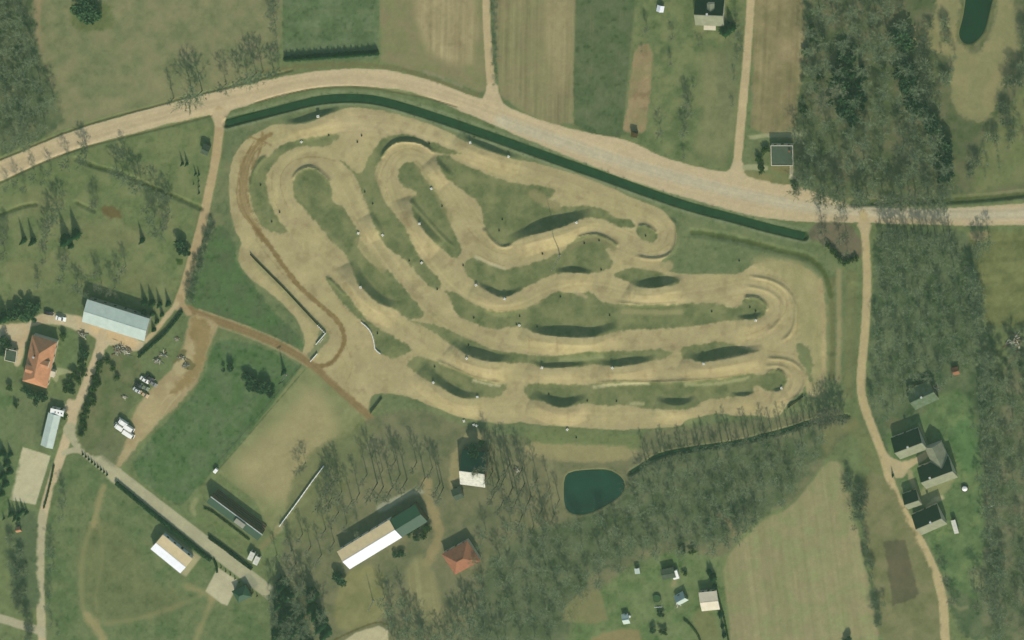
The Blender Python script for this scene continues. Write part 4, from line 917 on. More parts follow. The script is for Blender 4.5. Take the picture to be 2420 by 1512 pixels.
def gable(r0, r1, hw, eave, ridge, wall, roof, label, cat='house', name='house', a=(0, 0), over=.35, chim=(), nwin=3, group=None, door=True, roof_label=None, roofN_shade=None):
    """r0, r1: where the two ridge ends appear; a: hip lengths"""
    A, B = G(*r0, ridge), G(*r1, ridge); ctr = (A+B)/2; ctr.z = 0; d = B-A; L = d.length; rz = math.atan2(d.y, d.x); l = L/2
    root = empty(name, ctr, rz, label, cat, group)
    hip = a[0] > 0 or a[1] > 0
    x0, x1 = -l-a[0], l+a[1]
    w = MB(); wi = 0 if hip else .0
    if hip:
        w.box(x0, x1, -hw, hw, -.3, eave)
    else:
        n = [(x0, -hw, -.3), (x0, hw, -.3), (x0, hw, eave), (x0, 0, ridge-.02), (x0, -hw, eave)]
        q = [(x1, y, z) for _, y, z in n]
        w.v = n+q; w.f = [(4, 3, 2, 1, 0), (5, 6, 7, 8, 9), (0, 1, 6, 5), (1, 2, 7, 6), (2, 3, 8, 7), (3, 4, 9, 8), (4, 0, 5, 9)]
    w.build('wall', wall, root)
    sl = (ridge-eave)/hw; th = .16; r = MB()
    ez = eave-sl*over
    if hip:
        o = over; E = [(x0-o, -hw-o, ez), (x1+o, -hw-o, ez), (x1+o, hw+o, ez), (x0-o, hw+o, ez)]
        R0, R1 = (-l if a[0] > 0 else x0-o, 0, ridge), (l if a[1] > 0 else x1+o, 0, ridge)
        E2 = [(x, y, z+th) for x, y, z in E]; R0 = (R0[0], 0, ridge+th); R1 = (R1[0], 0, ridge+th)
        r.v = E2+[R0, R1]+E
        r.f = [(0, 1, 5, 4), (1, 2, 5), (2, 3, 4, 5), (3, 0, 4), (9, 8, 7, 6), (0, 6, 7, 1), (1, 7, 8, 2), (2, 8, 9, 3), (3, 9, 6, 0)]
    else:
        o = over; X0, X1 = x0-o, x1+o
        for s in (1, -1):
            b = [(X0, s*(hw+o), ez+.01), (X1, s*(hw+o), ez+.01), (X1, 0, ridge+.01), (X0, 0, ridge+.01)]
            t = [(x, y, z+th) for x, y, z in b]
            if s > 0: b = b[::-1]; t = t[::-1]
            if s > 0 and roofN_shade: rn_ = MB(); rn_.hexa(b, t); rn_.build('roof', roofN_shade, root)['label'] = 'north roof slope coloured as its shaded side'  # north slope gets its own colour to stand for shade
            else: r.hexa(b, t)
    ro = r.build('roof', roof, root)
    if roof_label: ro['label'] = roof_label
    if not hip or True:
        c = MB(); c.box(-l-(0 if hip else over), l+(0 if hip else over), -.14, .14, ridge+th-.04, ridge+th+.06); c.build('ridge_cap', roof, ro)
    for t, off in chim:
        m = MB(); x = -l+t*2*l; z = ridge-abs(off)*sl; m.box(x-.35, x+.35, off-.35, off+.35, z-.6, max(z+1.3, ridge+.6)); co_ = m.build('chimney', CHIM, ro)
        m = MB(); m.box(x-.42, x+.42, off-.42, off+.42, max(z+1.3, ridge+.6)+.002, max(z+1.3, ridge+.6)+.12)
        co_2 = m.build('chimney_cap', GREYM, ro)
    if nwin: openings(root, (x1-x0)/2-.2, hw, eave, nwin, door=door)
    return root
def flat(corners, h, wall, roof, label, cat='shed', name='shed', par=.25, group=None, nwin=2, parm=None):
    """corners: where the four roof corners appear"""
    Q = [G(x, y, h) for x, y in corners]; c = sum(Q, Vector())/4; c.z = 0; d = Q[1]-Q[0]; rz = math.atan2(d.y, d.x)
    L = ((Q[1]-Q[0]).length+(Q[2]-Q[3]).length)/4; hw = ((Q[3]-Q[0]).length+(Q[2]-Q[1]).length)/4
    root = empty(name, c, rz, label, cat, group)
    m = MB(); m.box(-L, L, -hw, hw, -.3, h-.12); m.build('wall', wall, root)
    m = MB(); m.box(-L-.12, L+.12, -hw-.12, hw+.12, h-.12, h); ro = m.build('roof', roof, root)
    if par:
        m = MB(); e = .12; t = .22
        for b in [(-L-e-.002, L+e+.002, hw+e-t, hw+e+.002), (-L-e-.002, L+e+.002, -hw-e-.002, -hw-e+t), (-L-e-.002, -L-e+t, -hw-e+t, hw+e-t), (L+e-t, L+e+.002, -hw-e+t, hw+e-t)]: m.box(*b, h+.002, h+par)
        m.build('roof_edge', parm or wall, ro)
    if nwin: openings(root, L-.2, hw, h, nwin)
    return root, L, hw
def fence(P, h, post, label, m, rails=2, group=None, cat='fence', z0=0, gap=2.4, name='fence', panel=False):
    Q = [GG(x, y) for x, y in P]; c = Q[len(Q)//2].copy(); root = empty(name, c, 0, label, cat, group)
    R = MB(); Ps = []
    for a, b in zip(Q[:-1], Q[1:]):
        L = (b-a).length; n = max(1, round(L/gap)); d = (b-a)/n; u = d.normalized(); s = Vector((-u.y, u.x, 0))*max(.03, post*.7)
        for k in range(n):
            p = a+d*k; q = p+d; Ps.append(p)
            if panel:
                bt = [p-s, q-s, q+s, p+s]; bt = [v-c+Vector((0, 0, .05)) for v in bt]; R.hexa(bt, [v+Vector((0, 0, h-.07)) for v in bt])
            else:
                for r in range(rails): 
                    zz = h*(r+1)/rails-.08; R.tube(p-c+Vector((0, 0, zz)), q-c+Vector((0, 0, zz)), post*.55, post*.55, 4)
    Ps.append(Q[-1]); R.build('panel' if panel else 'rail', m, root)
    for p in Ps[:100]:
        k = MB(); k.box(-post, post, -post, post, -.2, h+.05); k.build('post', m, root, p-c)
    return root
# ================================================================== plants in place
WL = 'bare deciduous tree in the %s'
g = 'bare trees in the wood at the north-west corner'
fill([(-60, -60), (66, -60), (72, 60), (85, 120), (108, 185), (135, 245), (120, 300), (60, 345), (0, 375), (-60, 390)], 25, ['dark', 'dark', 'bare'], 7, 12, WL % 'dense wood filling the north-west corner', g, seed=2)
g = 'bare trees in the wood north of the gravel road'
fill([(1915, -60), (2110, -60), (2140, 60), (2130, 120), (2165, 190), (2205, 270), (2232, 340), (2245, 465), (1995, 468), (1905, 440), (1893, 300), (1912, 180)], 35, ['dark', 'dark', 'bare'], 8, 13, WL % 'dense wood west of the clearing, north of the gravel road', g, seed=3)
fill([(1885, 400), (1990, 440), (2080, 450), (2230, 440), (2240, 470), (1990, 475), (1885, 430)], 24, ['bare', 'dark'], 9, 13, 'bare tall tree at the roadside edge of the wood north of the gravel road', 'bare trees on the north roadside edge', seed=4, dense=False)
for x, y, h in [(1945, 532, 10), (1950, 560, 7), (2000, 545, 9), (2003, 590, 6), (1985, 560, 7)]:
    plant(x, y, h, 'bare', 'bare tree on the corner plot between gravel road and canal end', 'bare trees on the corner plot by the canal end')
for x, y, h in [(1968, 592, 2.0), (1985, 610, 1.8), (2005, 616, 1.8), (2022, 608, 1.7), (1956, 578, 2.0), (1996, 620, 1.6), (1978, 602, 1.8), (2014, 612, 1.6)]:
    plant(x, y, h, 'shrub', 'green bush on the pointed corner plot south of the canal end', 'bushes on the corner plot by the canal end')
g = 'bare trees in the block east of the farm road'
fill([(2082, 560), (2245, 560), (2285, 590), (2310, 680), (2322, 760), (2325, 850), (2230, 900), (2070, 850), (2072, 700)], 27, ['dark', 'dark', 'dark', 'bare'], 6, 10, WL % 'square dense wood east of the sandy farm road', g, seed=5)
fill([(2075, 538), (2255, 538), (2265, 556), (2078, 556)], 15, ['slim', 'dark'], 10, 12, 'bare tree in the front row shading the gravel road', 'bare trees in the front row along the gravel road', seed=6, dense=False)
fill([(2062, 860), (2180, 880), (2150, 930), (2110, 990), (2075, 985), (2055, 930)], 24, ['dark', 'bare'], 5, 8, 'bare tree on the rough corner west of the mossy-roofed house', 'bare trees west of the mossy-roofed house', seed=7)
fill([(2330, 830), (2440, 800), (2440, 1512), (2345, 1512), (2370, 1300), (2350, 1050), (2325, 930)], 33, ['dark', 'bare', 'dark'], 6, 10, WL % 'belt along the east side behind the gardens', 'bare trees in the eastern belt', seed=8)
fill([(2318, 840), (2345, 830), (2352, 1100), (2365, 1300), (2372, 1500), (2345, 1500), (2335, 1250), (2325, 1000)], 23, ['dark'], 8, 11, 'bare tree in the dark tree line on the west side of the eastern belt', 'bare trees in the eastern tree line', seed=21)
fill([(1994, 1105), (2020, 1110), (2050, 1210), (2062, 1300), (2072, 1400), (2092, 1470), (2078, 1480), (2050, 1350), (2028, 1240), (2005, 1150)], 20, ['brush', 'brush', 'dark'], 2.5, 5, {'brush': 'bare scrub bush in the strip along the pale field', 'dark': 'low bare tree in the strip between the pale field and the farm road'}, {'brush': 'scrub along the pale field', 'dark': 'bare trees between the pale field and the farm road'}, seed=22, dense=False)
fill([(1985, 110), (2020, 105), (2050, 170), (2052, 240), (2010, 300), (1988, 260)], 19, ['conifer', 'ever'], 4, 7, 'dark evergreen in the pocket inside the northern wood', 'evergreens inside the northern wood', seed=23)
fill([(2122, 80), (2140, 80), (2150, 180), (2185, 235), (2222, 300), (2238, 350), (2246, 430), (2232, 430), (2215, 350), (2180, 280), (2140, 220), (2125, 150)], 15, ['ever', 'dark'], 4, 7, {'ever': 'dark evergreen along the ditch at the east edge of the northern wood', 'dark': 'bare tree along the ditch at the east edge of the northern wood'}, {'ever': 'evergreens along the wood ditch', 'dark': 'bare trees along the wood ditch'}, seed=24)
fill([(645, 1380), (690, 1350), (740, 1400), (770, 1440), (775, 1530), (645, 1540)], 21, ['conifer', 'dark', 'dark'], 8, 12, {'conifer': 'tall bluish spruce at the south end of the paved lane', 'dark': 'bare tree among the spruces at the south end of the paved lane'}, {'conifer': 'tall spruces at the south end of the paved lane', 'dark': 'bare trees among the spruces'}, seed=25)
fill([(2340, 560), (2310, 600), (2300, 560)], 14, ['dark'], 7, 10, 'bare tree at the north-east tip of the square wood', 'bare trees at the wood tip', seed=9)
fill([(2300, 640), (2322, 700), (2330, 770), (2300, 770)], 18, ['dark'], 9, 12, 'tall bare tree on the east rim of the square wood', 'bare trees on the east rim of the square wood', seed=10)
# south woods
fill([(1120, 1260), (1250, 1200), (1325, 1230), (1480, 1210), (1500, 1120), (1700, 1075), (1950, 1025), (1930, 1090), (1850, 1185), (1740, 1250), (1690, 1300), (1560, 1290), (1440, 1360), (1340, 1420), (1320, 1512), (1200, 1512), (1120, 1400)], 32, ['dark', 'bare', 'dark'], 6, 10, WL % 'large wood south of the race track around the pond', 'bare trees in the large southern wood', seed=12)
fill([(900, 1400), (960, 1390), (1000, 1480), (1060, 1470), (1100, 1420), (1180, 1512), (1150, 1540), (920, 1540)], 25, ['dark', 'dark', 'bare'], 8, 12, WL % 'thicket at the south edge near the red-roofed house', 'bare trees in the southern thicket', seed=13)
k = 0
for x in range(1524, 2000, 13):
    y = 1098-(x-1510)*.2 if x < 1600 else 1072-(x-1600)*.215
    k += 1; plant(x+3*math.sin(k*2.1), y-4-4*math.sin(k*1.3), 10.5+2.5*math.sin(k*1.7), 'slim', 'slender bare tree in the row along the dark stream below the track', 'bare trees along the stream')
rs = np.random.RandomState(5)
for x, y, h in [(892, 1141, 21), (906, 1150, 19), (928, 1150, 18), (946, 1120, 17), (962, 1132, 18), (985, 1092, 14), (1005, 1128, 16), (1040, 1141, 17), (1048, 1152, 18), (868, 1120, 14), (850, 1165, 15), (832, 1182, 14), (905, 1110, 12), (935, 1088, 13), (1022, 1105, 12)]:
    plant(x, y, h, 'poplar', 'very tall bare poplar south of the sand arena with a long thin trunk shadow', 'tall poplars between the sports field and the grey-roofed house')
for x, y, h in [(1165, 1112, 17), (1180, 1132, 18), (1195, 1122, 19), (1212, 1152, 20), (1225, 1172, 19), (1190, 1182, 17), (1240, 1142, 18), (1255, 1172, 18), (1170, 1162, 16), (1235, 1216, 17), (1262, 1242, 16), (1282, 1202, 15), (1292, 1250, 15), (1160, 1085, 15), (1158, 1060, 14), (1205, 1095, 16), (1270, 1130, 14), (1300, 1150, 12), (1322, 1180, 11), (1310, 1215, 12), (1235, 1105, 15)]:
    plant(x, y, h, 'poplar', 'tall bare poplar in the stand east of the grey-roofed house', 'poplars east of the grey-roofed house')
for x, y, h in [(715, 1262, 10), (690, 1300, 12), (700, 1330, 13), (735, 1290, 11), (760, 1310, 12), (770, 1250, 11), (790, 1280, 10), (720, 1370, 12), (745, 1390, 12), (655, 1310, 9), (800, 1210, 11), (820, 1235, 9), (850, 1250, 8), (780, 1190, 10), (680, 1270, 8)]:
    plant(x, y, h, 'poplar', 'bare tree on the brown slope west of the long white-roofed barn', 'bare trees west of the white-roofed barn', wide=1.3)
for x, y, h in [(722, 1092, 8), (708, 1106, 7), (775, 1150, 10), (785, 1140, 11), (800, 1120, 11), (785, 1175, 11), (808, 1160, 10), (782, 1108, 8), (760, 1185, 9)]:
    plant(x, y, h, 'bare', 'bare tree on the bank beside the white rail fence', 'bare trees beside the white rail fence')
for x, y, h in [(1940, 975, 9), (1955, 965, 10), (1970, 960, 10), (1985, 968, 10), (1960, 985, 9), (1975, 982, 9), (1925, 985, 8), (1995, 980, 9), (1945, 990, 8)]:
    plant(x, y, h, 'bare', 'bare tree in the clump at the south-east corner of the track', 'bare clump at the south-east corner of the track')
for x, y, h in [(2012, 1145, 6), (2025, 1185, 6), (2035, 1215, 6), (2020, 1240, 5), (2045, 1255, 6), (2050, 1290, 6), (2048, 1325, 5), (2062, 1355, 5), (2078, 1440, 6), (2090, 1420, 5), (2072, 1460, 5), (2028, 1210, 6), (2005, 1120, 5)]:
    plant(x, y, h, 'dark', 'low bare tree in the strip between the pale field and the farm road', 'bare trees between the pale field and the farm road')
for x, y, h in [(1745, 1260, 9), (1765, 1235, 9), (1785, 1215, 9), (1740, 1230, 8), (1720, 1270, 8), (1758, 1210, 9)]:
    plant(x, y, h, 'dark', 'bare tree at the north-west tip of the pale ploughed field', 'bare trees at the tip of the pale field')
plant(1136, 1092, 15, 'poplar', 'tall bare tree at the north-east corner of the big grey-roofed house')
plant(1126, 1052, 9, 'ever', 'dark evergreen just north of the big grey-roofed house', wide=.6)
# roadside trees in the north-west
for x, y, h, lb in [(411, 231, 11, 'slim bare tree standing alone at the west end of the roadside row'), (456, 224, 15, 'largest bare tree overhanging the sandy road at the lane junction'), (478, 214, 13, 'bare broad tree just right of the largest roadside tree')]:
    plant(x, y, h, 'slim' if h == 11 else 'dark', lb, wide=1.1)
for x, y, h in [(535, 197, 11), (568, 186, 10), (586, 180, 10), (606, 172, 13), (622, 168, 12), (648, 166, 9), (660, 160, 8)]:
    plant(x, y, h, 'dark', 'bare round tree in the row on the north verge of the bend', 'bare trees on the north verge of the bend')
for x, y, h in [(640, 28, 7), (652, 12, 8), (655, 45, 7), (646, 62, 6), (655, 95, 4), (658, 125, 4)]:
    plant(x, y, h, 'dark', 'bare tree on the boundary west of the dark green field', 'bare trees west of the dark green field')
for i, y in enumerate(range(-8, 200, 17)):
    plant(1172+4*math.sin(i*1.9), y, 5.4-.012*y+.5*math.sin(i), 'dark', 'bare scrubby tree in the row along the east side of the straight dirt lane', 'bare trees along the straight dirt lane')
for x, y, h in [(20, 438, 6), (42, 425, 7), (84, 412, 7), (122, 400, 7), (162, 378, 9), (205, 368, 11), (206, 346, 8), (292, 350, 6), (105, 425, 5), (60, 440, 6)]:
    plant(x, y, h, 'dark', 'bare tree on the south verge of the sandy road above the orchard', 'bare trees on the south verge of the sandy road')
for x, y, h in [(290, 402, 9), (305, 412, 10), (322, 420, 10), (335, 432, 11), (276, 396, 8), (372, 452, 9), (392, 458, 8), (405, 464, 6)]:
    plant(x, y, h, 'dark', 'big bare tree along the ditch across the orchard', 'big bare trees along the orchard ditch')
for x, y, h in [(12, 592, 10), (18, 562, 8), (118, 545, 9), (126, 520, 10), (140, 505, 11), (150, 480, 9), (112, 570, 8), (226, 478, 7), (232, 468, 7), (366, 510, 10), (382, 536, 11), (398, 522, 10), (402, 500, 9), (352, 485, 8), (152, 650, 8), (158, 622, 8), (164, 600, 7), (94, 668, 5), (90, 650, 4), (240, 668, 8), (232, 640, 7), (272, 678, 9), (284, 650, 8), (298, 628, 8), (194, 676, 7), (184, 668, 7), (108, 610, 6), (20, 540, 7), (210, 690, 6)]:
    plant(x, y, h, 'bare' if (x+y) % 3 else 'dark', 'bare tree on the orchard lawn north of the long pale-roofed barn', 'bare orchard trees')
for x, y, h, k_, lb in [(58, 566, 8, 'thin', 'dark narrow conifer, left one of the pair in the west orchard'), (80, 568, 8, 'thin', 'dark narrow conifer, right one of the pair in the west orchard'), (158, 566, 10, 'conifer', 'tallest dark spruce in the orchard clump of three'), (182, 552, 10, 'conifer', 'dark spruce at the right of the orchard clump of three'), (168, 580, 5, 'conifer', 'short bluish spruce in front of the orchard clump'), (338, 566, 7, 'thin', 'lone thin dark cypress on the orchard lawn'), (12, 748, 10, 'conifer', 'tall dark conifer at the west edge beside the evergreen shrubs')]:
    plant(x, y, h, k_, lb)
for x, y, h in [(343, 712, 6.5), (361, 714, 6.5), (379, 718, 6), (399, 716, 5.5)]: plant(x, y, h, 'thin', 'dark pointed conifer in the back row of four behind the pale-roofed barn', 'back row of four conifers', wide=1.35)
for x, y, h in [(341, 735, 4.5), (361, 740, 4.5), (372, 758, 4.5), (364, 778, 4), (384, 742, 4)]: plant(x, y, h, 'conifer', 'small dark conifer crowded against the east end of the pale-roofed barn', 'small conifers at the barn end')
for x, y, h in [(432, 386, 5), (443, 386, 5), (463, 410, 4), (471, 412, 3.5), (470, 427, 2.5), (458, 434, 2), (471, 440, 2.5), (471, 455, 3)]: plant(x, y, h, 'thin', 'small thin juniper on the lawn beside the sandy lane', 'junipers beside the sandy lane', wide=.8)
for x, y, h in [(432, 575, 4.5), (440, 590, 3.5), (426, 590, 3)]: plant(x, y, h, 'ever', 'dark round evergreen bush beside the lane near the dark plot', 'round evergreens beside the lane')
for x, y, h, lb in [(205, 28, 6, 'large dark evergreen clump alone in the north-west meadow, its left part'), (228, 30, 5.5, 'large dark evergreen clump alone in the north-west meadow, its right part'), (215, 12, 5.5, 'evergreen at the back of the lone meadow clump')]: plant(x, y, h, 'ever', lb, wide=1.2)
for x, y, h in [(32, 735, 4), (48, 730, 4.5), (62, 738, 4.5), (78, 732, 4), (70, 720, 3.5), (90, 722, 3)]: plant(x, y, h, 'ever', 'dark evergreen in the clump north-west of the red-roofed house', 'evergreens north-west of the red-roofed house', wide=1.2)
for x, y, h in [(75, 925, 3.5), (92, 932, 3.5), (105, 935, 3.5), (62, 918, 3), (88, 945, 3)]: plant(x, y, h, 'ever', 'dark evergreen against the south end of the orange-roofed house', 'evergreens at the south end of the orange-roofed house')
for x, y, h in [(165, 905, 3), (178, 885, 3), (160, 918, 2.6), (172, 920, 3.2), (186, 895, 2.6), (150, 790, 2.8), (196, 822, 3.2), (205, 835, 3.4), (198, 850, 3), (192, 868, 2.6), (200, 880, 2.2), (25, 912, 2.4), (152, 978, 2.6), (10, 800, 3.5), (22, 812, 3.2), (8, 830, 3.2), (40, 955, 2)]: plant(x, y, h, 'ever' if h > 3 else 'shrub', 'garden bush around the orange-roofed house', 'garden bushes around the orange-roofed house')
for x, y, h in [(240, 855, 2.6), (235, 872, 2.4), (228, 890, 2.8), (232, 905, 2.6), (222, 915, 2.8), (216, 935, 3), (225, 945, 2.4), (210, 955, 3), (205, 975, 2.8), (198, 995, 2.6), (202, 1008, 2.4), (195, 1022, 2.4), (255, 850, 2.2), (270, 868, 2), (278, 890, 2)]: plant(x, y, h, 'shrub', 'green bush on the bank east of the yard road', 'bushes on the bank east of the yard road')
for x, y, h in [(8, 1068, 6), (18, 1092, 7), (24, 1112, 6), (8, 1122, 6), (14, 1142, 6), (26, 1072, 5), (6, 1165, 5)]: plant(x, y, h, 'conifer', 'dark conifer in the clump west of the pale concrete court', 'conifers west of the concrete court')
for x, y, h in [(28, 1212, 6), (38, 1222, 6), (46, 1212, 6), (55, 1206, 5), (64, 1210, 4.5), (10, 1224, 3), (45, 1226, 4)]: plant(x, y, h, 'conifer', 'dark conifer throwing its shadow on the south end of the court', 'conifers south of the concrete court', wide=.8)
for x, y, h in [(36, 1330, 4), (40, 1362, 4), (45, 1396, 4), (44, 1425, 3.5), (28, 1272, 3.5), (62, 1440, 4), (72, 1470, 4), (60, 1395, 4), (55, 1350, 4), (50, 1300, 3.5), (70, 1500, 4)]: plant(x, y, h, 'brush', 'bare scrub bush west of the southern lane', 'scrub west of the southern lane', wide=.9)
for x, y, h in [(126, 1292, 8), (128, 1330, 8), (122, 1392, 7), (118, 1425, 7), (150, 1150, 6), (156, 1180, 7), (150, 1215, 6), (124, 1470, 5), (140, 1490, 4)]: plant(x, y, h, 'dark', 'bare tree on the grass east of the southern lane', 'bare trees east of the southern lane')
for x, y, h in [(662, 1420, 12), (672, 1452, 12), (690, 1440, 11), (702, 1482, 12), (722, 1500, 12), (762, 1470, 14), (770, 1492, 12), (750, 1445, 12), (682, 1500, 12), (655, 1492, 11), (735, 1525, 12), (712, 1450, 9), (700, 1530, 12), (660, 1535, 12), (675, 1395, 11)]: plant(x, y, h, 'conifer', 'tall bluish spruce at the south end of the paved lane', 'tall spruces at the south end of the paved lane', wide=.85)
for x, y, h in [(985, 1238, 3), (1000, 1222, 3), (1003, 1262, 2.6), (985, 1268, 3), (966, 1258, 2.4), (1010, 1244, 2.6), (975, 1246, 2.6), (992, 1205, 3)]: plant(x, y, h, 'ever' if h > 2.8 else 'shrub', 'bush against the east end of the long white-roofed barn', 'bushes at the east end of the white-roofed barn')
for x, y, h in [(800, 1358, 4.5), (808, 1370, 4), (935, 1306, 2.4), (950, 1304, 2.4), (944, 1310, 2)]: plant(x, y, h, 'ever', 'evergreen beside the gable wall of the long white-roofed barn', 'evergreens beside the white-roofed barn')
for x, y, h, lb in [(544, 866, 3.6, 'lone dark evergreen on the lawn west of the floodlight pole')]: plant(x, y, h, 'ever', lb)
for x, y, h in [(584, 884, 3.4), (592, 896, 3.8), (600, 906, 3.8), (622, 904, 4.4), (634, 918, 4.4), (612, 916, 4), (640, 926, 3.4), (590, 908, 3)]: plant(x, y, h, 'ever', 'dark evergreen in the clump on the lawn beside the fence', 'evergreens on the lawn beside the fence')
plant(672, 876, 6.5, 'thin', 'narrow dark conifer beside the floodlight pole on the lawn')
for x, y, h, lb in [(1715, 72, 8, 'dark conifer at the east corner of the northern house'), (1728, 62, 7, 'second dark conifer beside the northern house, nearer the lane')]: plant(x, y, h, 'conifer', lb, wide=1.2)
for x, y, h in [(1738, 20, 5), (1745, 75, 6), (1752, 110, 5), (1742, 130, 4), (1736, 180, 4), (1732, 245, 3)]: plant(x, y, h, 'dark', 'bare tree on the west verge of the northern farm lane', 'bare trees on the west verge of the northern lane')
for x, y, h in [(1529, 64, 6), (1590, 84, 5), (1660, 100, 3), (1652, 102, 3), (1584, 130, 3), (1586, 145, 4), (1627, 240, 7), (1634, 262, 7), (1622, 222, 6), (1562, 308, 7), (1618, 308, 7), (1622, 292, 5), (1617, 365, 4), (1518, 118, 2.5), (1640, 200, 3)]: plant(x, y, h, 'bare', 'small bare fruit tree on the green plot south of the northern house', 'fruit trees south of the northern house')
for x, y, h in [(1797, 391, 2), (1800, 398, 2), (1793, 372, 2.2), (1806, 352, 2.4), (1881, 438, 2.4), (1812, 350, 2)]: plant(x, y, h, 'shrub', 'round dark bush in the front garden of the flat-roofed house', 'bushes in front of the flat-roofed house')
for x, y, h in [(1878, 300, 7), (1888, 322, 7), (1890, 372, 8), (1896, 400, 9), (1900, 420, 9), (1884, 440, 10)]: plant(x, y, h, 'dark', 'bare tree close behind the flat-roofed house', 'bare trees behind the flat-roofed house')
for x, y, h in [(2110, 1122, 3.6)]: plant(x, y, h, 'thin', 'small dark conifer in the garden south of the driveway')
for x, y, h in [(2192, 1062, 3), (2300, 1000, 5), (2310, 1120, 6), (2318, 1050, 5)]: plant(x, y, h, 'dark', 'bare tree on the lawn behind the farm houses', 'bare trees behind the farm houses')
for x, y, h in [(2220, 1320, 5), (2235, 1360, 7), (2250, 1410, 7), (2300, 1340, 7), (2320, 1380, 8), (2335, 1400, 9), (2310, 1420, 8)]: plant(x, y, h, 'bare', 'bare tree beside the farm road in the south-east', 'bare trees beside the farm road in the south-east')
for x, y, h, lb in [(1615, 1299, 2.4, 'dark bush, left one of two on the north edge of the garden plot'), (1638, 1299, 2.2, 'dark bush, right one of two on the north edge of the garden plot'), (1620, 1352, 1.8, 'small dark round bush right of the grey garden shed'), (1561, 1446, 2.6, 'dark bush below the pale swing frame'), (1543, 1487, 2.6, 'dark oval bush at the south edge of the garden plot'), (1570, 1490, 2.2, 'thin dark bush right of the oval bush at the garden edge')]: plant(x, y, h, 'shrub' if h < 2.5 else 'ever', lb)
for x, y, h in [(1685, 1362, 6.5), (1676, 1350, 4.5), (1704, 1450, 5.5), (1708, 1478, 4), (1690, 1385, 4), (1712, 1500, 4)]: plant(x, y, h, 'conifer', 'dark conifer on the boundary between garden and pale field', 'conifers between garden and pale field')
plant(2002, 1512, 3.4, 'ever', 'dark round evergreen at the south edge of the pale field')
for k in range(43): plant(676+5.1*k, 139-.36*k, 3.0+.5*math.sin(k*2.3), 'thin', 'dark young conifer in the dense row along the south end of the green field', 'conifers along the south end of the green field', wide=2.3)
for k in range(9): plant(196+7.2*k, 1073+6*k, 2.0, 'thin', 'small clipped conifer in the short row beside the paved lane', 'small conifers beside the paved lane', wide=1.5)
fill([(2335, 770), (2420, 770), (2430, 900), (2345, 900)], 22, ['brush'], 1.5, 2.6, 'bare scrub bush on the felled patch at the east edge', 'scrub on the felled patch', seed=31)
fill([(1910, 20), (1940, 30), (1940, 200), (1900, 280), (1890, 200)], 22, ['brush', 'shrub'], 1.5, 2.5, 'scrub bush on the field edge west of the northern wood', 'scrub on the field edge', seed=32)
fill([(2180, 60), (2230, 40), (2260, 120), (2250, 200), (2220, 280), (2190, 220), (2160, 140)], 26, ['brush', 'dark'], 2.5, 5, 'bare scrub tree at the west rim of the pale clearing', 'scrub at the west rim of the clearing', seed=33)
fill([(2400, 60), (2430, 60), (2430, 320), (2380, 350), (2350, 420), (2300, 440), (2280, 400), (2360, 300)], 26, ['brush', 'dark'], 2.5, 5, 'bare scrub tree on the far side of the clearing', 'scrub on the far side of the clearing', seed=34)
fill([(440, 700), (452, 640), (470, 590), (488, 545), (498, 520), (508, 530), (490, 580), (468, 650), (456, 710)], 11, ['brush'], 1.4, 2.4, 'bare scrub bush on the east verge of the sandy lane', 'scrub on the east verge of the lane', seed=35)
NB = make_plants(); print('BARE', NB)
rs = np.random.RandomState(44)
def spots(P, n, r, h):
    P = np.asarray(P, float); lo, hi = P.min(0), P.max(0); o = []
    while len(o) < n:
        q = lo+rs.rand(2)*(hi-lo)
        if inside(q[:1], q[1:], P)[0]: o.append((q[0], q[1], r*(.6+.8*rs.rand()), h*(.6+.8*rs.rand())))
    return o
UG = spots([(-60, -60), (66, -60), (85, 120), (135, 245), (60, 345), (-60, 390)], 120, 2.2, 1.2)+spots([(1915, -60), (2110, -60), (2140, 100), (2232, 340), (2245, 465), (1905, 440), (1893, 300)], 260, 2.4, 1.1)\
    + spots([(2082, 550), (2245, 550), (2310, 680), (2325, 850), (2230, 900), (2070, 850)], 220, 2.2, 1.0)+spots([(1120, 1260), (1325, 1230), (1500, 1120), (1950, 1025), (1850, 1185), (1690, 1300), (1440, 1360), (1320, 1512), (1120, 1450)], 420, 2.4, 1.0)\
    + spots([(2330, 830), (2440, 800), (2440, 1512), (2345, 1512), (2350, 1050)], 220, 2.2, 1.2)
o = leaf_mass('undergrowth', UG, TWIGD, rs, .10, True, 46); tag(o, 'tangled bare undergrowth on the floor of the woods', kind='stuff')
RD = []
for P, off, r_ in ((smooth_pts(CANAL), 11.5, .6), (smooth_pts(CANAL), -11.5, .6), (POND, 0, .8), (POND2, 0, .9)):
    for k in range(len(P)-1):
        a, b = np.array(P[k]), np.array(P[k+1]); L_ = np.hypot(*(b-a)); nn_ = np.array([(b-a)[1], -(b-a)[0]])/max(L_, 1e-6)
        for _ in range(int(L_/9)+1):
            if rs.rand() < .45: q = a+(b-a)*rs.rand()+nn_*(off+rs.normal()*2.2); RD.append((q[0], q[1], r_*(.5+rs.rand()), .35+.4*rs.rand()))
o = leaf_mass('reeds', RD, LEAF, rs, .07, True, 26); tag(o, 'ragged reeds and weeds along the water edges', kind='stuff')
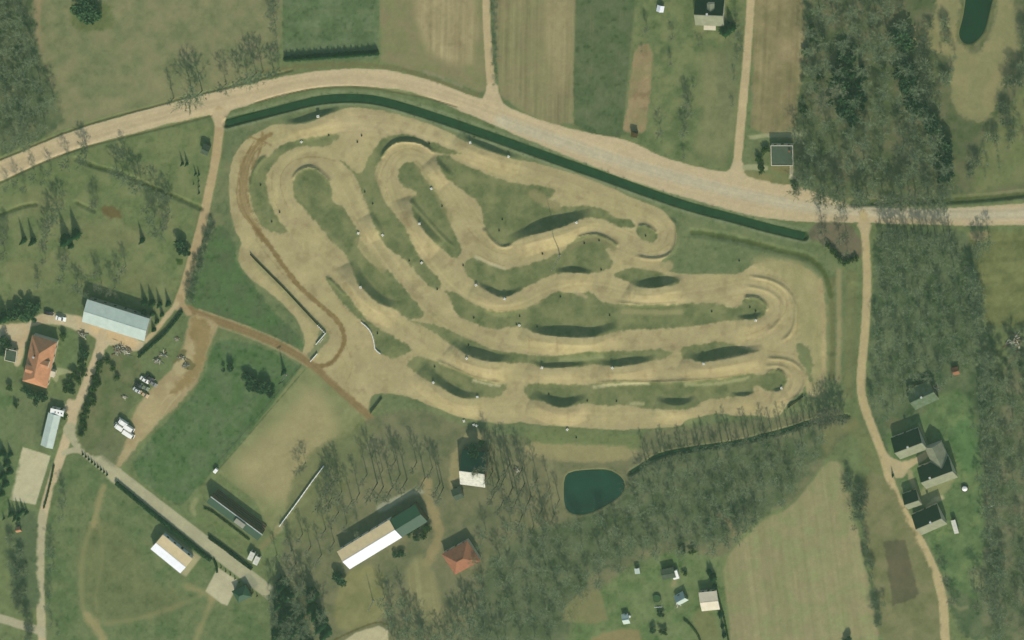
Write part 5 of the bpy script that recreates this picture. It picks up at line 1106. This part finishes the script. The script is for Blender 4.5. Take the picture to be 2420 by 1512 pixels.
# hedges
hedge([(275, 1139), (300, 1160), (360, 1210), (420, 1258), (480, 1308), (500, 1322)], 2.2, 1.7, 'long dark hedge along the south side of the paved lane', dens=10)
hedge([(494, 1267), (520, 1285), (560, 1316), (596, 1343)], 1.7, 1.4, 'shorter dark hedge on the north side of the paved lane', seed=4)
hedge([(505, 1320), (512, 1335), (514, 1352)], 1.0, 1.0, 'short thin hedge at the corner of the parking place', seed=5)
hedge([(431, 735), (416, 756), (388, 790), (355, 818), (328, 842)], 1.2, 1.5, 'dark curved hedge between the barn lane and the earth yard', seed=6)
hedge([(482, 1200), (500, 1206), (540, 1236), (590, 1275)], .8, .8, 'low ragged hedge behind the long dark grandstand', LEAF, jag=.5, seed=7)
hedge([(104, 1200), (112, 1172), (122, 1130), (128, 1098)], .8, .9, 'low hedge between the court and the southern lane', LEAF, seed=8)
hedge([(1693, 1390), (1702, 1425), (1712, 1462), (1722, 1512)], .7, 1.0, 'thin dark hedge line between the garden and the pale field', LEAF, jag=.4, seed=9)
hedge([(1616, 1462), (1632, 1475), (1648, 1496), (1655, 1512)], .8, .8, 'short diagonal hedge in the garden plot', LEAF, jag=.4, seed=10)
# ================================================================== buildings
R_BARN = roofmat('pale_sheet_roof', (182, 198, 182)); R_RED = roofmat('orange_tile_roof', (186, 140, 104), 'tile'); R_WHITE = roofmat('white_sheet_roof', (250, 248, 240))
R_WHITE_SHADE = roofmat('white_sheet_roof_shaded', (232, 210, 160)); R_CREAM = roofmat('cream_sheet_roof', (214, 204, 174)); R_NSHADE = roofmat('shaded_north_slope', (58, 80, 60), 'slate'); R_DARK = roofmat('dark_slate_roof', (132, 138, 112), 'slate'); R_GREY = roofmat('grey_felt_roof', (82, 98, 78), 'felt')  # north-slope slate and beige sheet have the roofs' shade in their colour
R_DGREEN = roofmat('dark_green_roof', (60, 92, 66), 'metal'); R_CORR = mat('corrugated_roof', (205, 206, 186), .5, .22, .8, .3, wave=('X', .9, .25, 2.0)); R_RED2 = roofmat('red_tile_roof', (156, 114, 86), 'tile'); R_MOSS = roofmat('mossy_roof', (108, 124, 100), 'slate', (84, 104, 72))
b_ = gable((200, 736), (344, 781), 4.9, 4.9, 6.0, WALLG, R_BARN, 'long barn with pale blue-grey metal roof beside the sandy yard', 'barn', 'barn', nwin=6)
gable((93, 835), (80.5, 893), 5.2, 4.2, 7.9, WALLP, R_RED, 'large house with orange tiled hipped roof west of the yard road', 'house', 'house', a=(5.2, 4.2), chim=[(.2, -2.0)], nwin=5)
hb = bpy.data.objects['house']
def local_box(root, name, m, x0, x1, y0, y1, z0, z1, taper=0): mb = MB(); mb.box(x0, x1, y0, y1, z0, z1, taper); return mb.build(name, m, root)
def dormer(root, x, y0, y1, hw, z0, z1, roofm):
    mb = MB(); mb.box(x-hw, x+hw, min(y0, y1), max(y0, y1), z0, z1-.5); d = mb.build('dormer', WALLP, root)
    mb = MB()
    for s in (1, -1):
        b = [(x+s*(hw+.25), y0, z1-.62), (x+s*(hw+.25), y1, z1-.62), (x, y1, z1+.3), (x, y0, z1+.3)]
        t = [(px, py, pz+.12) for px, py, pz in b]
        if (s > 0) == (y1 > y0): mb.hexa(b, t)
        else: mb.hexa(b[::-1], t[::-1])
    mb.build('dormer_roof', roofm, d)
rz = hb.rotation_euler.z
dormer(hb, -1.0, 1.2, 4.6, 1.5, 4.6, 7.0, R_RED); dormer(hb, 3.2, -1.2, -4.6, 1.5, 4.6, 7.0, R_RED)
local_box(hb, 'porch', WALLP, 2.6, 5.2, 5.2, 7.2, -.2, 2.8)
flat([(16, 824), (42, 830), (35, 856), (10, 850)], 2.4, WALLP, R_GREY, 'small grey flat-roofed outbuilding with pale rim west of the orange-roofed house', 'outbuilding', 'outbuilding', par=.25)
gable((1642, 35), (1706, 37.5), 5.2, 3.6, 8.8, WALLP, R_DARK, roofN_shade=R_NSHADE, label='house with steep dark roof at the north edge beside the farm lane', chim=[(.45, .6)], nwin=3)
hn = bpy.data.objects['house.001']
dormer(hn, 0.6, 1.0, 4.4, 1.3, 4.6, 7.4, R_DARK); local_box(hn, 'porch', WALLP, -2.2, 2.0, -7.2, -5.2, -.2, 2.7); local_box(hn, 'porch_roof', R_CREAM, -2.5, 2.3, -7.5, -5.25, 2.703, 2.85)
rt, L, hw = flat([(1822, 344), (1874, 344), (1873, 391), (1823, 390)], 3.4, WALLP, R_GREY, 'square flat-roofed house with grey-green roof beside the wood and gravel road', 'house', 'house', par=.22, nwin=3)
local_box(rt, 'chimney', CHIM, L-1.5, L-.9, 1.6, 2.3, 3.402, 4.4)
gable((811, 1326.5), (932, 1252.8), 4.4, 4.4, 5.9, WALLW, R_WHITE, 'long barn with gleaming white metal roof in the southern woods', 'barn', 'barn', nwin=6, over=.3, roofN_shade=R_WHITE_SHADE)
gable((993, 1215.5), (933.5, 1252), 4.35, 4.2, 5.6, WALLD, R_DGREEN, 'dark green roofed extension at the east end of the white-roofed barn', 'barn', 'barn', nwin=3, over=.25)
gable((370, 1284), (437.5, 1339), 4.2, 3.4, 4.7, WALLW, R_WHITE, 'white-roofed shed on the meadow south of the paved lane', 'shed', 'shed', nwin=4, roofN_shade=R_WHITE_SHADE)
gable((1087, 1113), (1143, 1120.5), 7.6, 3.4, 8.3, WALLD, R_CORR, 'big grey-roofed house with corrugated south roof below the sand arena', nwin=3, roofN_shade=mat('corrugated_roof_shaded', (52, 84, 66), .5, .15, .5), chim=[(.55, -1.2)])  # dark teal of the north slope is shade put into the colour
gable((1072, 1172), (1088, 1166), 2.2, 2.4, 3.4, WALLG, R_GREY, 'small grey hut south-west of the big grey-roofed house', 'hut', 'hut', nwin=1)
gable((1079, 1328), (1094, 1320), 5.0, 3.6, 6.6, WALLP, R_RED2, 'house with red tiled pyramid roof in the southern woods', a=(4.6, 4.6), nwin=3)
gable((2116, 1070), (2177, 1047), 4.6, 2.8, 7.6, WALLP, R_DARK, roofN_shade=R_NSHADE, label='dark steep-roofed farmhouse nearest the road bend, north of the driveway', chim=[(.5, .6)], nwin=3)
gable((2178, 1140), (2249, 1114), 4.6, 3.2, 8.0, WALLP, R_DARK, roofN_shade=R_NSHADE, label='largest dark-roofed farmhouse with a long rear wing south of the driveway', chim=[(.3, .8)], nwin=4)
hf = [o for o in bpy.data.objects if o.parent is None and o.name.startswith('house') and 'largest' in o.get('label', '')][0]
def wing(root, x, hw, y0, y1, eave, ridge):
    w = MB(); n = [(x-hw, y0, -.3), (x+hw, y0, -.3), (x+hw, y0, eave), (x, y0, ridge), (x-hw, y0, eave)]; q = [(a, y1, c) for a, _, c in n]
    w.v = n+q; w.f = [(0, 1, 2, 3, 4), (9, 8, 7, 6, 5), (1, 0, 5, 6), (2, 1, 6, 7), (3, 2, 7, 8), (4, 3, 8, 9), (0, 4, 9, 5)]; wo = w.build('wing', WALLP, root)
    r = MB()
    for s in (1, -1):
        sl = (ridge-eave)/hw; b = [(x+s*(hw+.3), y0, eave-.3*sl+.02), (x+s*(hw+.3), y1+.3, eave-.3*sl+.02), (x, y1+.3, ridge+.02), (x, y0, ridge+.02)]; t = [(a, c, z+.15) for a, c, z in b]
        if s < 0: b = b[::-1]; t = t[::-1]
        r.hexa(b, t)
    r.build('wing_roof', R_DARK, wo)
wing(hf, 3.0, 3.4, 2.0, 11.5, 3.0, 6.2)
gable((2139, 1193), (2169, 1183), 3.2, 2.4, 5.9, WALLP, R_DARK, roofN_shade=R_NSHADE, label='small dark-roofed cottage close to the farm road', cat='cottage', name='cottage', nwin=2)
gable((2166, 1250.5), (2223, 1226), 4.5, 2.8, 7.6, WALLP, R_DARK, roofN_shade=R_NSHADE, label='southernmost dark-roofed farmhouse beside the farm road', chim=[(.6, .6)], nwin=3)
gable((2152, 951), (2205, 927), 4.2, 2.8, 5.6, WALLD, R_MOSS, 'old house with mossy grey roof half hidden at the wood edge', chim=[(.5, .4)], nwin=3)
gable((2250, 880), (2264, 877), 1.3, 1.7, 2.5, WALLD, R_RED2, 'tiny hut with rusty red roof in the clearing east of the square wood', 'hut', 'hut', nwin=0)
gable((127.5, 981.5), (109.7, 1055.5), 2.4, 2.7, 3.3, WALLG, R_BARN, 'long narrow shed with pale grey roof between yard road and garden', 'shed', 'shed', nwin=5)
rt, L, hw = flat([(120, 965), (151, 972), (148.5, 983.5), (119, 977)], 2.9, WALLW, WHITE, 'small white flat-roofed annex at the north end of the long narrow shed', 'annex', 'annex', par=0, nwin=2)
for k in range(3): local_box(rt, 'skylight', GLASS, -1+1.4*k, -.55+1.4*k, -.3, .2, 2.902, 3.05)
gable((478, 352), (491, 358), 1.9, 2.2, 3.2, WALLD, R_GREY, 'little grey garden hut beside the sandy lane and junipers', 'hut', 'hut', nwin=1)
gable((565, 1409), (574, 1405), 2.6, 2.6, 4.2, WALLD, R_DGREEN, 'dark green hip-roofed pavilion beside the parking place', 'pavilion', 'pavilion', a=(2.2, 2.2), nwin=2)
rt, L, hw = flat([(498, 1173), (618, 1262), (611, 1277), (489, 1188)], 5.0, WALLD, R_DGREEN, 'long dark grandstand with dark flat roof along the sports field', 'grandstand', 'grandstand', par=0, nwin=0)
local_box(rt, 'roof_edge', GREYM, -L-.1, L+.1, hw-.25, hw+.16, 5.002, 5.14)
local_box(rt, 'commentary_box', WALLG, .6, 5.4, -hw+.5, hw-.6, 5.003, 5.9)
for k in range(3): local_box(rt, 'bench_row', WALLD, -L+.5, L-.5, hw+.3+.75*k, hw+.85+.75*k, -.1, 1.6-.45*k)
gable((1565, 1359), (1592, 1354), 2.0, 2.3, 2.9, WALLD, R_GREY, 'grey-roofed shed with a pale end in the garden plot', 'shed', 'shed', nwin=2)
rt, L, hw = flat([(1588, 1351), (1601, 1348), (1603, 1367), (1591, 1369)], 2.2, WALLW, WHITE, 'pale lean-to against the east end of the grey garden shed', 'lean-to', 'lean_to', par=0, nwin=1)
gable((1656, 1424), (1695, 1420), 3.9, 3.2, 4.1, WALLP, R_CREAM, 'beige-roofed garden house at the edge of the pale field', nwin=3)
gable((1472, 1466), (1484, 1464), 1.9, 1.8, 2.8, WALLW, R_BARN, 'small pale greenhouse at the south of the garden plot', 'greenhouse', 'greenhouse', nwin=2)
rt, L, hw = flat([(1500, 1344), (1511, 1343), (1511, 1355), (1501, 1356)], 2.0, WALLG, R_BARN, 'tiny pale hut at the wood edge of the garden plot', 'hut', 'hut', par=0, nwin=1)
gable((1599, 1424), (1617, 1414), 2.0, 1.2, 3.6, WALLG, R_BARN, 'grey tent-like hut with steep gable in the garden plot', 'hut', 'hut', nwin=1)
gable((38, 1254), (46, 1252), .9, 1.3, 2.1, WALLD, R_RED, 'tiny orange-roofed playhouse in the scrub west of the southern lane', 'playhouse', 'playhouse', nwin=0)
rt, L, hw = flat([(1492, 313), (1506, 316), (1505, 325), (1491, 322)], 2.4, WALLD, mat('brown_roof', (84, 78, 52), .9, .2, 1), 'dark brown roadside shelter on the north verge', 'shelter', 'shelter', par=0, nwin=1)
gable((1561, 16), (1559, 27), 1.1, 1.2, 1.9, WALLW, R_WHITE, 'small white greenhouse on the lawn west of the northern house', 'greenhouse', 'greenhouse', nwin=0)
rt, L, hw = flat([(2247, 1231), (2256, 1229), (2266, 1259), (2257, 1261)], 2.3, WALLG, R_CORR, 'pale narrow shed behind the southernmost farmhouse', 'shed', 'shed', par=0, nwin=2)
for cx, cy, lb in [(593.5, 1315, 'white container, left one of two beside the paved lane'), (606, 1325.5, 'white container, right one of two beside the paved lane')]:
    rt, L, hw = flat([(cx-2, cy-12), (cx+8, cy-7), (cx+2, cy+11), (cx-8, cy+6)], 2.4, WALLW, R_CORR, lb, 'container', 'container', par=0, nwin=1)
# ================================================================== masts, fences, small things
def pole(X, Y, h, label, guyed=False, head=True, group=None):
    p = GG(X, Y); r = empty('floodlight_mast', p, .6, label, 'mast', group)
    m = MB(); m.tube((0, 0, -.3), (0, 0, h), .16+.004*h, .09, 8); m.build('pole', GREYM, r)
    m = MB(); m.box(-.4, .4, -.4, .4, -.2, .25); m.build('base', WALLG, r)
    if head:
        m = MB(); m.box(-1.0, 1.0, -.09, .09, h-.05, h+.12); cb = m.build('crossbar', DARKM, r)
        for x in (-.75, 0, .75):
            m = MB(); m.hexa([(x-.25, -.1, h-.5), (x+.25, -.1, h-.5), (x+.25, .25, h-.35), (x-.25, .25, h-.35)], [(x-.28, -.12, h-.06), (x+.28, -.12, h-.06), (x+.28, .2, h-.06), (x-.28, .2, h-.06)]); m.build('lamp', DARKM, cb)
    return r
pole(1323, 603, 20.5, 'very tall thin mast in the middle of the race track casting a long line shadow', head=False)
pole(882, 1420, 11, 'thin pole on the lawn south of the white-roofed barn', head=False)
pole(676, 886, 10, 'floodlight pole on the lawn at the mud lane with its shadow across the lane')
fence([(592, 600), (604, 613), (672, 681), (740, 754), (770, 786)], 1.1, .06, 'long dark board fence along the start straight of the track', mat('dark_boards', (84, 78, 50), .9, .25, 2), panel=True)
fence([(770, 786), (748, 812)], 1.0, .16, 'short white barrier at the end of the start straight', WHITE, panel=True, cat='barrier', name='barrier')
fence([(752, 767), (770, 786)], 1.3, .15, 'white starting gate frame at the corner of the start fence', WHITE, rails=3, cat='gate', name='start_gate', gap=.9)
fence([(750, 835), (735, 852)], 1.0, .16, 'short white barrier beside the mud lane at the track entrance', WHITE, panel=True, cat='barrier', name='barrier')
fence([(757, 808), (764, 800)], 1.0, .08, 'low white rail beside the starting gate pad', WHITE, rails=2, name='rail')
fence([(765, 1101), (740, 1134), (700, 1190), (662, 1241)], 1.1, .22, 'long white rail fence along the south-east side of the sports field', WHITE, panel=True)
fence([(712, 861), (640, 947), (560, 1041), (497, 1111)], 1.2, .05, 'thin wire fence between lawn and sports field, lawn side', DARKM, rails=2, gap=3)
fence([(876, 976), (903, 941)], 1.3, .06, 'short dark board fence at the south-west tip of the arena', mat('dark_boards', (84, 78, 50)), panel=True)
fence([(1862, 962), (1898, 936)], 1.3, .06, 'short dark board fence outside the lower right hairpin', mat('dark_boards', (84, 78, 50)), panel=True)
fence([(611, 1256), (620, 1263)], 1.1, .08, 'short white rail at the end of the grandstand', WHITE, rails=2, name='rail')
Z6 = lambda pts: [((660+x/7.56)/1.0583, (780+y/7.56)/1.0583) for x, y in pts]
cb = smooth_pts(Z6([(1850, 190), (1950, 270), (2030, 370), (2075, 500), (2090, 590), (2100, 680), (2140, 730), (2205, 780)]), False, 1)
fence(cb, .8, .16, 'curved white barrier on the grass island of the arena', WHITE, panel=True, cat='barrier', name='barrier', gap=1.6)
for X, Y in [(523, 1340), (534, 1349), (545, 1357), (556, 1366), (566, 1375), (577, 1383), (588, 1391), (598, 1399), (608, 1407)]:
    p = GG(X, Y)
    if 'tree_b' not in ROOT:
        r = empty('bollard', p, 0, 'low dark round bollard in the row along the south edge of the paved lane', 'bollard', 'bollards along the paved lane')
        m = MB(); m.tube((0, 0, -.1), (0, 0, 1.0), .28, .24, 8); m.build('post', mat('dark_boards', (84, 78, 50)), r); m = MB(); m.tube((0, 0, 1.0), (0, 0, 1.25), .3, .12, 8); m.build('cap', DARKM, r); ROOT['tree_b'] = r
    else: dup(ROOT['tree_b'], p, 0)
# white marker bales and tyre stacks
BL = mat('white_cover', (232, 230, 212), .6, .1, 1.5)
def bale(p, rz):
    r = empty('track_marker', p, rz, 'white covered marker block at the edge of the sand track', 'marker', 'white marker blocks along the track')
    m = MB(); m.box(-.65, .65, -.5, .5, -.15, .75, .06); m.build('block', BL, r); m = MB(); m.box(-.68, .68, -.09, .09, -.1, .78); m.build('strap', DARKM, r); return r
bl0 = None
for k, (X, Y) in enumerate([(754, 272), (713, 334), (1113, 334), (1203, 368), (1020, 445), (847, 550), (905, 554), (994, 524), (997, 620), (856, 673), (1195, 702), (1365, 521), (1787, 754), (1027, 899), (1129, 936), (1106, 841), (1097, 994), (1127, 1005), (1120, 1003), (1282, 866), (1449, 865), (1665, 854), (1341, 1014), (1847, 916), (1228, 768), (1126, 672)]):
    if bl0 is None: bl0 = bale(GG(X, Y), .3)
    else: dup(bl0, GG(X, Y), k*.9, (.85, .85, .85))
def tyres(p):
    r = empty('tyre_stack', p, 0, 'small dark tyre stack on the grass beside the sand track', 'tyre stack', 'tyre stacks along the track')
    for z in range(3):
        m = MB(); n = 12
        for i in range(n):
            a0, a1 = 2*math.pi*i/n, 2*math.pi*(i+1)/n
            ring = lambda a, R, zz: (R*math.cos(a), R*math.sin(a), zz)
            z0, z1 = z*.24-.02, z*.24+.2
            m.hexa([ring(a0, .2, z0), ring(a0, .4, z0), ring(a1, .4, z0), ring(a1, .2, z0)], [ring(a0, .22, z1), ring(a0, .38, z1), ring(a1, .38, z1), ring(a1, .22, z1)])
        m.build('tyre', TYRE, r)
    return r
ty0 = None
TY = T(1, 1, [(45, 235), (225, 490), (150, 580), (1105, 410), (1030, 300), (1450, 950), (1960, 995), (2300, 665), (1760, 435), (1715, 1220), (2060, 1490), (2330, 560), (1560, 960)])+T(1, 0, [(690, 1275), (1000, 1280), (960, 1340), (1640, 1355)])+T(2, 1, [(290, 885), (685, 785), (825, 760), (1265, 715), (845, 1035), (460, 1290), (75, 1475), (2250, 1390), (1890, 1430), (2305, 1425), (925, 1465), (2150, 950)])+T(2, 2, [(45, 40), (350, 700), (715, 760), (990, 765), (610, 1110), (240, 60)])+T(1, 2, [(1150, 125), (2010, 235), (1690, 440)])
for k, (X, Y) in enumerate(TY):
    if ty0 is None: ty0 = tyres(GG(X, Y)); ty0.scale = (.8, .8, .7)
    else: dup(ty0, GG(X, Y), k*.5, (.8, .8, .7))
# vehicles
def wheels(root, x, y, r, w, rim=GREYM):
    for sx in (1, -1):
        for sy in (1, -1):
            m = MB(); m.tube((sx*x, sy*(y-w), r), (sx*x, sy*y, r), r, r, 14); wo = m.build('wheel', TYRE, root); m = MB(); m.tube((sx*x, sy*(y-.02), r), (sx*x, sy*(y+.012), r), r*.55, r*.5, 10); m.build('rim', rim, wo)
PROF = [(-2.1, .35), (-2.15, .75), (-2.0, .92), (-1.3, 1.0), (-.85, 1.42), (.35, 1.45), (1.0, .98), (1.95, .82), (2.12, .6), (2.1, .32)]
def car(X, Y, ang, rgb, label, name='parked_car', sc=1.0, group='cars parked on the earth yard'):
    p = GG(X, Y); r = empty(name, p, ang, label, 'car', group); r.scale = (sc, sc, sc)
    paint_ = mat('car_paint_%d_%d_%d' % rgb, rgb, .35, .05, .5, .5)
    V = []; ny = [(-.84, .9), (-.8, 1), (.8, 1), (.84, .9)]; n = len(PROF); 
    for y, q in ny:
        for x, z in PROF:
            yy = y*(1-.16*max(0, (z-.95)/.5)); V.append((x*(.985 if q < 1 else 1), yy, z if q == 1 else .35+(z-.35)*.96))
    F = [tuple(range(n))[::-1]]+[tuple(range(3*n, 4*n))]
    for k in range(3):
        for i in range(n): j = (i+1) % n; F.append((k*n+i, k*n+j, (k+1)*n+j, (k+1)*n+i))
    obj('body', npmesh('body', V, F, paint_), r)
    m = MB(); m.poly([(.37, -.62, 1.462), (.37, .62, 1.462), (.98, .7, 1.03), (.98, -.7, 1.03)][::-1]); m.poly([(-.87, -.62, 1.442), (-.87, .62, 1.442), (-1.28, .68, 1.05), (-1.28, -.68, 1.05)]); m.build('windscreen', GLASS, r)
    m = MB()
    for s in (1, -1): m.poly([(-.78, s*.73, 1.38), (.3, s*.73, 1.4), (.82, s*.83, 1.05), (-1.1, s*.83, 1.05)])
    m.build('side_window', GLASS, r)
    for s in (1, -1):
        m = MB(); m.box(2.0, 2.14, s*.6-.16, s*.6+.16, .6, .74); m.build('headlight', WHITE, r)
    wheels(r, 1.3, .88, .31, .2); return r
def van(X, Y, ang, label, L=4.7, w=1.95, h=2.3, cab=True):
    p = GG(X, Y); r = empty('parked_van', p, ang, label, 'van', 'white vans parked in a block')
    m = MB(); m.box(-L/2, L/2-1.3, -w/2, w/2, .45, h, .04); m.build('cargo_body', WHITE, r)
    m = MB(); x0, x1 = L/2-1.298, L/2
    m.hexa([(x0, -w/2+.03, .45), (x1, -w/2+.03, .45), (x1, w/2-.03, .45), (x0, w/2-.03, .45)], [(x0, -w/2+.12, h-.2), (x1-.75, -w/2+.14, h-.2), (x1-.75, w/2-.14, h-.2), (x0, w/2-.12, h-.2)]); c = m.build('cab', WHITE, r)
    m = MB(); a = (x1-.02, h*.42); b = (x1-.72, h-.24); m.poly([(a[0]-.12, -w/2+.2, a[1]+.25), (a[0]-.12, w/2-.2, a[1]+.25), (b[0]+.06, w/2-.25, b[1]), (b[0]+.06, -w/2+.25, b[1])]); m.build('windscreen', GLASS, c)
    wheels(r, L/2-.95, w/2+.01, .36, .24); return r
va = math.atan2(-.53, .85)
van(291.5, 995.5, va+math.pi, 'white van, north-west one of four, its cab pointing up left'); van(282, 1006, va+math.pi, 'white van, leftmost of four in the block on the lawn edge', 4.4)
van(307, 1009.5, va, 'white van at the right of the block, beside the sand'); van(305.5, 1023.5, va, 'white van, lowest and longest of the four in the block', 5.4)
car(343, 896, va, (226, 226, 212), 'white car in the middle of the parked group on the earth yard'); car(362, 904, va, (128, 130, 118), 'grey car at the right end of the parked group')
car(343, 913, va, (116, 130, 96), 'greenish grey pickup-like car below the white car'); car(325, 921, va, (196, 200, 190), 'pale silver car at the left end of the parked group', sc=.9)
car(342, 930, va, (186, 164, 122), 'tan car, lowest of the parked group'); car(330, 908, va, (50, 58, 48), 'dark car between the white and silver cars')
car(356, 892, va, (58, 64, 50), 'dark green car at the back of the parked group')
car(116, 738, -.15, (58, 62, 48), 'dark car parked at the top of the yard beside the evergreens', group='cars in the barn yard'); car(145, 751, -.18, (240, 240, 226), 'white car in the yard between barn and orange-roofed house', sc=1.08, group='cars in the barn yard')
# trailer, boat-like white thing by the field
p = GG(511.5, 1110); r = empty('parked_trailer', p, .9, 'small white box trailer at the corner of the sports field', 'trailer')
m = MB(); m.box(-1.1, 1.1, -.75, .75, .45, 1.7, .05); m.build('box', WHITE, r); m = MB(); m.tube((1.1, 0, .5), (2.1, 0, .45), .05, .05, 6); m.build('drawbar', DARKM, r)
for s in (1, -1): m = MB(); m.tube((0, s*.76, .3), (0, s*.92, .3), .3, .3, 12); m.build('wheel', TYRE, r)
# heaps of scrap
WOODS = [mat('scrap_pale', (186, 186, 160), .8, .2, 2), mat('scrap_brown', (128, 112, 84), .9, .25, 2), mat('scrap_grey', (120, 126, 112), .8, .2, 2)]
def heap(X, Y, R, n, label, name='scrap_heap', ln=(.8, 2.6), sep=None):
    rr = np.random.RandomState(int(X*7+Y)); p = GG(X, Y); r = empty(name, p, 0, label, 'heap')
    for k, wd in enumerate(WOODS):
        m = MB()
        for _ in range(n//3):
            d = abs(rr.normal())*.5; a = rr.rand()*6.28; x, y = R*d*math.cos(a), R*d*math.sin(a)*.8; z = max(.1, (1-d)*R*.35*rr.rand()); b = rr.rand()*3.14; L = ln[0]+rr.rand()*(ln[1]-ln[0]); dz = rr.normal()*.25
            dx, dy = math.cos(b)*L/2, math.sin(b)*L/2; w_ = .08+.22*rr.rand()
            m.tube((x-dx, y-dy, z-dz), (x+dx, y+dy, z+dz+.1), w_, w_*.9, 4)
            if sep: m.build(sep, wd, r); m = MB()
        if not sep: m.build(['pale_scrap', 'timber', 'metal_scrap'][k], wd, r)
    return r
heap(196, 790, 2.6, 48, 'heap of pale scrap boards on the west side of the barn yard'); heap(283, 826, 3.0, 84, 'larger jumbled heap of scrap and timber south of the pale-roofed barn')
heap(302, 830, 2.2, 36, 'low pile of pinkish boards at the right of the scrap heap'); heap(372, 852, 2.0, 36, 'pile of pale pipes and junk on the earth yard'); heap(386, 838, 1.4, 12, 'thin stack of long pale poles on the earth yard', 'pole_stack', (2.5, 4.0), 'pole')
heap(296, 938, 1.2, 18, 'small stack of old pallets on the grass below the parked cars', 'pallet_stack', sep='plank'); heap(419, 801, 1.0, 15, 'little heap of rubble beside the brown lane')
heap(1222, 1108, 1.6, 24, 'small pile of sawn logs among the poplars', 'log_pile', sep='log'); heap(2215, 917, 1.6, 24, 'scattered pale boards beside the mossy-roofed house'); heap(2212, 1233, 1.8, 30, 'pile of pale junk at the east end of the southernmost farmhouse')
heap(2395, 808, 4.5, 60, 'spread of felled pale branches on the cleared patch', 'branch_heap', (1.5, 4.5)); heap(1145, 1098, 1.6, 15, 'small heap of boards at the east side of the grey-roofed house')
heap(2190, 1120, 1.4, 18, 'small pile of pale stones by the big farmhouse', 'stone_pile', (.3, .7), 'stone'); heap(1602, 1428, 1.3, 15, 'low pile of odds and ends beside the tent-like hut')
heap(440, 862, 2.4, 30, 'brown heap of earth clods and brush on the yard', 'earth_heap', (.5, 1.5)); heap(430, 845, 2.0, 24, 'long dark trench heap on the yard', 'earth_heap', (.5, 1.5))
# garden things
p = GG(1553, 1412); r = empty('trampoline', p, 0, 'round dark green trampoline on the garden lawn', 'trampoline')
m = MB(); m.tube((0, 0, .8), (0, 0, .84), 1.65, 1.65, 24); m.build('jumping_mat', mat('mat_green', (62, 92, 58), .8, .1, 1), r)
m = MB()
for i in range(24): a0, a1 = 2*math.pi*i/24, 2*math.pi*(i+1)/24; m.tube((1.7*math.cos(a0), 1.7*math.sin(a0), .84), (1.7*math.cos(a1), 1.7*math.sin(a1), .84), .07, .07, 6)
m.build('rim', DARKM, r)
for i in range(6): a0 = i*math.pi/3; m = MB(); m.tube((1.7*math.cos(a0), 1.7*math.sin(a0), 0), (1.7*math.cos(a0), 1.7*math.sin(a0), .84), .04, .04, 6); m.build('leg', DARKM, r)
p = GG(1557, 1430); r = empty('swing_frame', p, .15, 'pale swing frame on the garden lawn below the trampoline', 'swing')
m = MB(); m.tube((-1.7, 0, 2.0), (1.7, 0, 2.0), .1, .1, 8); m.build('crossbar', WHITE, r)
for x in (-1.6, 1.6):
    for y in (-.9, .9): m = MB(); m.tube((x, y, -.1), (x, 0, 2.0), .07, .07, 6); m.build('leg', WHITE, r)
for x in (-.6, .6):
    m = MB(); m.box(x-.3, x+.3, -.14, .14, .5, .56); s_ = m.build('swing_seat', DARKM, r); m = MB(); m.tube((x-.27, 0, .55), (x-.27, 0, 2), .015, .015, 4); m.tube((x+.27, 0, .55), (x+.27, 0, 2), .015, .015, 4); m.build('rope', GREYM, s_)
p = GG(1488.4, 1455); r = empty('water_barrel', p, 0, 'white water barrel at the corner of the small greenhouse', 'barrel')
m = MB(); m.tube((0, 0, 0), (0, 0, .55), .45, .55, 16); m.tube((0, 0, .552), (0, 0, 1.1), .55, .45, 16); m.build('body', WHITE, r); m = MB(); m.tube((0, 0, 1.1), (0, 0, 1.16), .5, .48, 16); m.build('lid', WHITE, r)
p = GG(2280, 1153); r = empty('round_tank', p, 0, 'round pale tank with dark rim on the farm lawn', 'tank')
m = MB(); m.tube((0, 0, -.1), (0, 0, .9), 1.45, 1.45, 24); m.build('wall', DARKM, r); m = MB()
for k in range(4): m.tube((0, 0, .9+.14*k), (0, 0, 1.04+.14*k), 1.15*math.cos(k*.38), 1.15*math.cos((k+1)*.38), 20)
m.build('dome', WHITE, r)
r = empty('washing_line', GG(2344, 1192), .5, 'pale washing line frame at the east edge of the farm lawn', 'washing line')
m = MB()
m.tube((-1.4, 0, 1.9), (1.4, 0, 1.9), .06, .06, 6); m.build('crossbar', WHITE, r)
for x in (-1.3, 1.3): m = MB(); m.tube((x, 0, -.1), (x, 0, 1.9), .06, .05, 6); m.build('post', WHITE, r)

hz = MB(); hz.box(-420, 720, -420, 760, -3.2, cam[2]+12)
hm = bpy.data.materials.new('haze'); hm.use_nodes = True; n = hm.node_tree; n.nodes.remove(n.nodes['Principled BSDF'])
pv = n.nodes.new('ShaderNodeVolumePrincipled'); pv.inputs['Color'].default_value = (.56, .95, .60, 1); pv.inputs['Density'].default_value = 0.00006; pv.inputs['Anisotropy'].default_value = .0
n.links.new(pv.outputs[0], n.nodes['Material Output'].inputs['Volume'])
ho = hz.build('haze', hm); tag(ho, 'thin pale haze over the whole place', kind='stuff')
